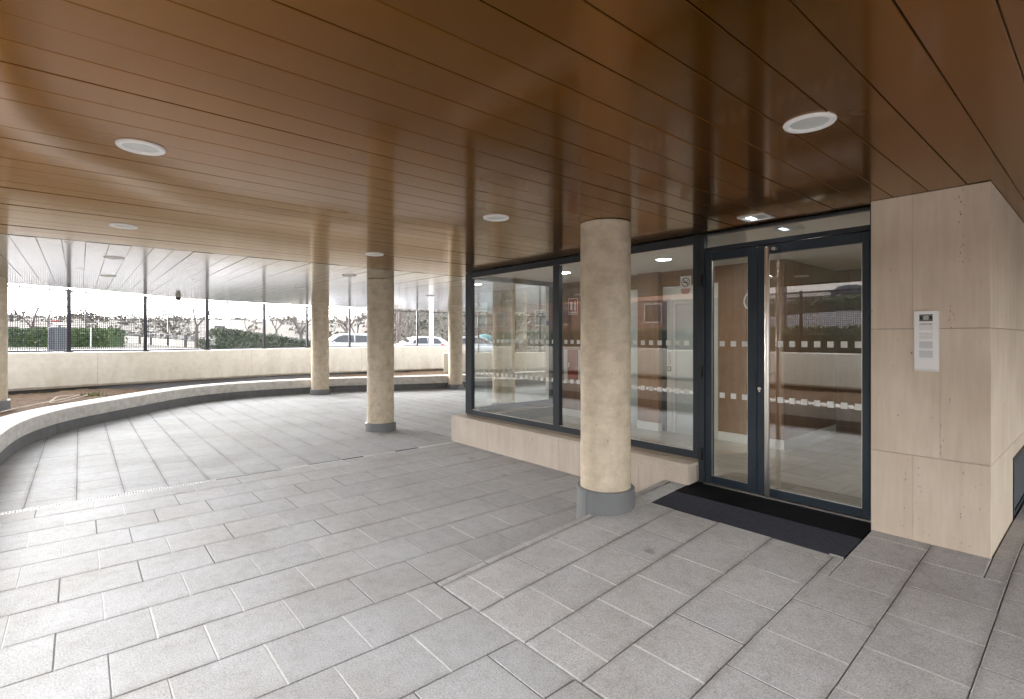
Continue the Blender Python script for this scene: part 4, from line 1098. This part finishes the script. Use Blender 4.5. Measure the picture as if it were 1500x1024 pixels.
# ------------------------------------------------------------------ street furniture
def bollard():
    t = thing('bollard', None, 'bollard', (0, 0, 0), 0., 'dark bollards along the street')
    mb = MB(); mb.lathe([(.075, -.05), (.075, .86), (.068, .92), (.04, .95), (.005, .96)], 16); mb.obj('post', 'bollard', t, smooth=50)
    mb = MB(); mb.lathe([(.077, .76), (.077, .81)], 16, close=False); mb.obj('band', 'pole_white', t)
    return t
b0 = bollard()
for i, (px, d, lb) in enumerate(((205, 41, 'bollard left of the second fence post, farthest left'), (221, 37, 'bollard just right of the second fence post'), (246, 36, 'bollard beside the pale sign pole'), (272, 31, 'nearest dark bollard left of the forked bare tree'), (214, 52, 'small far bollard seen hard by the second fence post'))):
    o = b0 if i == 0 else dup(b0); x, y = P(px, d); o.location = (x, y, ter(x, y)); o['label'] = lb
x, y = P(84, 21.5); t = thing('litter_bin', 'grey slatted litter bin with a hood, before the hedge', 'litter bin', (x, y, ter(x, y)), R(20))
mb = MB()
for k in range(22):
    a = 2 * math.pi * k / 22; mb.obox(Matrix.Translation((.29 * math.cos(a), .29 * math.sin(a), .45)) @ Matrix.Rotation(a, 4, 'Z'), .008, .036, .45)
mb.obj('slat', 'bin_metal', t)
mb = MB(); mb.lathe([(.265, .02), (.265, .88)], 24); mb.obj('liner', 'black_metal', t)
mb = MB(); mb.lathe([(.31, .88), (.32, .91), (.30, .94), (.15, .94)], 24); mb.obj('rim', 'bin_metal', t, smooth=40)
mb = MB(); mb.box(.2, .24, -.03, .03, .94, 1.08); mb.obox(Matrix.Translation((.15, 0, 1.09)) @ Matrix.Rotation(R(12), 4, 'Y'), .24, .2, .012); mb.obj('hood', 'bin_metal', t)
def pole(px, d, h, r, lab, mat='pole_grey', top=None, lean=0., name='street_pole'):
    x, y = P(px, d); t = thing(name, lab, 'pole', (x, y, ter(x, y)))
    mb = MB(); mb.tube([(0, 0, -.05), (0, 0, .3), (lean, 0, h)], [r * 1.3, r, r * .8], 12); mb.obj('shaft', mat, t, smooth=50)
    if top: top(t, h)
    return t
def lamp_top(t, h):
    mb = MB(); mb.tube([(0, 0, h), (.3, .2, h + .25), (.9, .6, h + .35)], [.05, .045, .04], 8); mb.obj('arm', 'pole_grey', t)
    mb = MB(); mb.box(.75, 1.25, .5, .8, h + .30, h + .40); mb.obj('lamp_head', 'pole_grey', t, bevel=.03)
pole(333, 38, 7.5, .08, 'tall pale lamp post rising behind the dark hedge', 'pole_white', lamp_top, name='street_lamp')
pole(302, 29, 4.2, .05, 'pale pole right of the forked bare tree', 'pole_white')
pole(632, 24, 5.2, .11, 'thick white post before the parked silver car', 'pole_white', lamp_top, name='street_lamp')
pole(126, 40, 4.2, .07, 'dark leaning post right of the first fence post', 'bollard', lean=-.5)
pole(73, 30, 5., .04, 'thin grey pole beside the russet trees', 'pole_grey')
pole(133, 27., 1.0, .035, 'short white marker stake before the hedge', 'pole_white', name='marker_stake', lean=.15)
def sign_top(t, h):
    mb = MB(); mb.box(-.03, -.02, -.35, .35, h - .55, h); mb.obj('sign_plate', 'pole_white', t)
pole(245, 38, 2.6, .035, 'slim sign pole among the bollards', 'pole_white', sign_top, name='sign_post')
x, y = P(80, 33); t = thing('road_sign', 'small red and white road sign above the litter bin', 'sign', (x, y, ter(x, y)), R(140))
mb = MB(); mb.tube([(0, 0, 0), (0, 0, 1.5)], .03, 8); mb.obj('post', 'pole_grey', t)
mb = MB(); mb.box(-.28, .28, -.05, -.03, 1.35, 1.62); mb.obj('upper_plate', 'sign_red', t); mb = MB(); mb.box(-.28, .28, -.05, -.03, 1.05, 1.33); mb.obj('lower_plate', 'pole_white', t)
# long railing along the far street edge
rp = [Vector(P(px, d)) for px, d in ((150, 62), (210, 58), (260, 54), (310, 52), (360, 50), (420, 47), (455, 45))]
rl = thing('street_railing', 'long grey railing wall beyond the bollards and hedge', 'railing', (0, 0, 0))
mb = MB(); pts = resample(rp, 1.0)
sweep(mb, pts, lambda p: [(0, ter(p.x, p.y) - .3), (0, ter(p.x, p.y) + .75), (.2, ter(p.x, p.y) + .75), (.2, ter(p.x, p.y) - .3)]); mb.obj('base_wall', 'wall_concrete', rl)
mb = MB()
for p in pts: mb.bar((p.x, p.y, ter(p.x, p.y) + .75), (p.x, p.y, ter(p.x, p.y) + 1.25), .05)
for hh in (.95, 1.1, 1.25):
    for a, b in zip(pts, pts[1:]): mb.bar((a.x, a.y, ter(a.x, a.y) + hh), (b.x, b.y, ter(b.x, b.y) + hh), .05)
mb.obj('rails', 'bollard', rl)
# buildings
def house(name, lab, x, y, rz, w, dpt, h, wall, nwin, rows, roof=None, cat='building', grp=None):
    t = thing(name, lab, cat, (x, y, ter(x, y) - .3), rz, grp)
    mb = MB(); mb.box(-w / 2, w / 2, -dpt / 2, dpt / 2, 0, h + .3); mb.obj('wall', wall, t)
    mb = MB()
    if roof: mb.prism([(-dpt / 2 - .4, h + .3), (dpt / 2 + .4, h + .3), (0, h + .3 + dpt * .28)], -w / 2 - .4, w / 2 + .4, 'x')
    else: mb.box(-w / 2 - .1, w / 2 + .1, -dpt / 2 - .1, dpt / 2 + .1, h + .302, h + .6)
    mb.obj('roof', roof or 'render_pale', t)
    for j in range(rows):
        for k in range(nwin):
            cx = -w / 2 + w * (k + .5) / nwin; z = .3 + (h / rows) * (j + .35); ww_, hh = min(1.4, w / nwin * .45), min(1.3, h / rows * .45)
            mb = MB()
            for q in ((-ww_ / 2 - .08, -ww_ / 2, 0, hh), (ww_ / 2, ww_ / 2 + .08, 0, hh), (-ww_ / 2 - .08, ww_ / 2 + .08, hh, hh + .08), (-ww_ / 2 - .12, ww_ / 2 + .12, -.1, 0)):
                mb.box(cx + q[0], cx + q[1], -dpt / 2 - .06, -dpt / 2 - .002, z + q[2], z + q[3])
            f = mb.obj('window', 'render_pale', t)
            mb = MB(); mb.box(cx - ww_ / 2, cx + ww_ / 2, -dpt / 2 - .03, -dpt / 2 - .003, z, z + hh); mb.obj('pane', 'window_dark', f)
    return t
def facing(x, y): return math.atan2(y, x) + R(90) + R(180)
x, y = P(322, 80); house('low_building', 'low white building far behind the dark hedge', x, y, math.atan2(-y, -x) + R(90), 7.5, 5, 2.9, 'render_pale', 1, 1)
x, y = P(60, 75); house('long_shed', 'long pale shed behind the hedge at the far left', x, y, math.atan2(-y, -x) + R(90), 15, 6, 2.0, 'render_pale', 5, 1)
house('brick_building', 'red brick apartment building behind the viewpoint, mirrored in the window', -44., -29., R(180), 46, 9, 9.5, 'brick', 15, 3, 'roof_tile')
house('pale_building', 'pale apartment building behind the viewpoint, mirrored in the door', -16., -66., R(180), 44, 9, 7.5, 'render_pale', 9, 2, 'roof_tile')
# recycling container
x, y = P(710, 44); t = thing('recycling_container', 'teal recycling container seen through the glass corner', 'container', (x, y, ter(x, y)), R(40))
mb = MB(); mb.box(-.5, .5, -.45, .45, .05, 1.35); mb.obj('body', 'teal_paint', t, bevel=.06, seg=2)
mb = MB(); mb.lathe([(.62, 1.34), (.55, 1.5), (.3, 1.62), (.02, 1.66)], 24); mb.obj('lid', 'teal_paint', t, smooth=50); mb = MB(); mb.box(-.3, .3, -.465, -.44, .95, 1.15); mb.obj('slot', 'black_metal', t)
mb = MB(); mb.box(-.32, .32, -.46, -.44, .45, .8); mb.obj('pale_label', 'sticker', t)

# ------------------------------------------------------------------ cars
def car(lab, x, y, rz, paint, kind='van', grp='parked cars'):
    t = thing('parked_car', lab, 'car', (x, y, ter(x, y)), rz, grp)
    if kind == 'van': Lh, Hh, W = 2.15, 1.62, .86; prof = [(-2.1, .45), (-2.15, .75), (-2.08, 1.05), (-1.95, 1.5), (-1.6, 1.62), (.2, 1.64), (.55, 1.56), (1.15, 1.12), (1.75, .98), (2.08, .78), (2.14, .45), (2.0, .28), (-2.0, .28)]
    else: Lh, Hh, W = 2.1, 1.45, .85; prof = [(-2.1, .45), (-2.12, .8), (-1.95, .98), (-1.35, 1.36), (-.9, 1.45), (.1, 1.44), (.45, 1.36), (1.05, .98), (1.7, .88), (2.08, .70), (2.12, .45), (2.0, .26), (-2.0, .26)]
    belt = 1.0 if kind == 'van' else .93
    def half(z): return W * (1 - .0 if z < belt else 1 - .26 * (z - belt) / (Hh - belt)) * (.93 if z < .35 else 1)
    n = len(prof); mb = MB()
    vs = [(px, -half(z), z) for px, z in prof] + [(px, half(z), z) for px, z in prof]
    mb.add(vs, [tuple(range(n)), tuple(range(2 * n - 1, n - 1, -1))] + [((i + 1) % n, i, n + i, n + (i + 1) % n) for i in range(n)])
    body = mb.obj('body', paint, t, bevel=.05, seg=2, smooth=45)
    if kind == 'van': side = [(-1.75, 1.1), (-1.68, 1.48), (-.55, 1.52), (-.55, 1.07)], [(-.48, 1.07), (-.48, 1.52), (.18, 1.53), (.48, 1.44), (.95, 1.09)]
    else: side = [(-1.35, 1.0), (-1.1, 1.3), (-.42, 1.37), (-.42, 1.0)], [(-.36, 1.0), (-.36, 1.37), (.1, 1.36), (.38, 1.28), (.82, 1.0)]
    for s in (-1, 1):
        for q in side:
            mb = MB(); m = len(q)
            mb.add([(a, s * (half(b) + .012), b) for a, b in q] + [(a, s * (half(b) - .02), b) for a, b in q], [tuple(range(m)), tuple(range(2 * m - 1, m - 1, -1))] + [((i + 1) % m, i, m + i, m + (i + 1) % m) for i in range(m)])
            mb.obj('side_window', 'car_glass', t)
    def screen(a, b):
        (xa, za), (xb, zb) = a, b; sgn = 1 if xa > 0 else -1; mb = MB()
        nx, nz = (zb - za), -(xb - xa); ln = math.hypot(nx, nz); nx, nz = nx / ln, nz / ln
        if nx * sgn < 0: nx, nz = -nx, -nz
        v = []
        for k in (.014, -.02):
            for (px, pz) in ((xa, za), (xb, zb)):
                w = half(pz) - .07
                v += [(px + nx * k, -w, pz + nz * k), (px + nx * k, w, pz + nz * k)]
        mb.add(v, ((0, 1, 3, 2), (4, 6, 7, 5), (0, 4, 5, 1), (2, 3, 7, 6), (0, 2, 6, 4), (1, 5, 7, 3))); mb.obj('windscreen' if sgn > 0 else 'rear_window', 'car_glass', t)
    if kind == 'van': screen((1.08, 1.17), (.60, 1.52)); screen((-2.04, 1.17), (-1.97, 1.44))
    else: screen((.98, 1.03), (.52, 1.32)); screen((-1.86, 1.04), (-1.43, 1.31))
    for sx in (-1.3, 1.32):
        for s in (-1, 1):
            mb = MB(); mb.tube([(sx, s * (W - .18), .31), (sx, s * (W - .16), .31), (sx, s * (W + .0), .31), (sx, s * (W + .02), .31)], [.28, .31, .31, .27], 22); wl = mb.obj('wheel', 'tyre', t, smooth=40)
            mb = MB(); mb.tube([(sx, s * (W + .018), .31), (sx, s * (W + .03), .31)], [.2, .17], 18); mb.obj('rim', 'alloy', wl)
    for s in (-1, 1):
        mb = MB(); mb.box(1.93, 2.12, s * .62 - .15, s * .62 + .15, .70, .82); mb.obj('headlight', 'head_lamp', t, bevel=.02)
        mb = MB(); mb.box(-2.15, -2.0, s * .70 - .1, s * .70 + .1, .8, 1.0); mb.obj('tail_light', 'tail_lamp', t, bevel=.02)
        mb = MB(); mb.box(.70, .86, s * .86, s * 1.03 if s > 0 else s * 1.03, 1.0, 1.13) if s > 0 else mb.box(.70, .86, -1.03, -.86, 1.0, 1.13); mb.obj('mirror', paint, t, bevel=.03)
    return t
def view_rz(x, y, a): return math.atan2(y, x) + a     # heading relative to the line of sight
x, y = P(505, 33.5); car('white people carrier parked between the second and third round columns', x, y, view_rz(x, y, R(98)), 'car_white', 'van')
x, y = P(612, 33); car('silver white car parked right of the second round column', x, y, view_rz(x, y, R(112)), 'car_white', 'hatch')
x, y = P(700, 31); car('pale car behind the teal recycling container', x, y, view_rz(x, y, R(-90)), 'car_grey', 'hatch')
car('dark car parked behind the viewpoint, mirrored in the door', -17., -52., R(5), 'car_dark', 'hatch')
car('grey car parked behind the viewpoint, mirrored beside the dark one', -24.5, -54, R(184), 'car_grey', 'hatch')
t = dup(bpy.data.objects['litter_bin']); t.location = (-2.6, -6.4, .96); t['label'] = 'grey litter bin behind the viewpoint, mirrored low in the door'

# ------------------------------------------------------------------ camera, light
cam = bpy.data.cameras.new('Camera'); co = bpy.data.objects.new('Camera', cam); COL.objects.link(co)
co.location = (0, 0, EYE); co.rotation_euler = (R(90), 0, math.pi / 2 - TH)
cam.sensor_width = 36.; cam.lens = 748. / 1500. * 36.; cam.shift_y = -18. / 1500.; cam.clip_start = .05; cam.clip_end = 2000.
sc.camera = co
w = bpy.data.worlds.new('World'); sc.world = w; w.use_nodes = True; nt = w.node_tree; nt.nodes.clear()
SE, SA = R(21), R(252)     # sun elevation; compass rotation of the sun for the sky
sky = nt.nodes.new('ShaderNodeTexSky'); sky.sky_type = 'NISHITA'; sky.sun_disc = False; sky.sun_elevation = SE; sky.sun_rotation = SA
sky.air_density = 1.; sky.dust_density = 2.; sky.ozone_density = 1.
hs = nt.nodes.new('ShaderNodeHueSaturation'); hs.inputs['Saturation'].default_value = .10
bg = nt.nodes.new('ShaderNodeBackground'); bg.inputs['Strength'].default_value = .15; ou = nt.nodes.new('ShaderNodeOutputWorld')
nt.links.new(sky.outputs[0], hs.inputs['Color']); nt.links.new(hs.outputs[0], bg.inputs['Color']); nt.links.new(bg.outputs[0], ou.inputs['Surface'])
sl = bpy.data.lights.new('Sun', 'SUN'); sl.energy = .5; sl.angle = R(110); sl.color = (1., .985, .965)
so_ = bpy.data.objects.new('Sun', sl); COL.objects.link(so_)
d = Vector((math.sin(SA) * math.cos(SE), math.cos(SA) * math.cos(SE), math.sin(SE)))
so_.rotation_euler = d.to_track_quat('Z', 'Y').to_euler(); so_.location = (0, 0, 30)
vs_ = sc.view_settings; vs_.view_transform = 'Standard'; vs_.look = 'None'; vs_.exposure = 3.4; vs_.gamma = 1.; vs_.use_curve_mapping = False
cy = sc.cycles
cy.max_bounces = 14; cy.diffuse_bounces = 7; cy.glossy_bounces = 8; cy.transparent_max_bounces = 32; cy.transmission_bounces = 8
cy.use_denoising = True; cy.sample_clamp_indirect = 8.; cy.caustics_reflective = True; cy.blur_glossy = .3
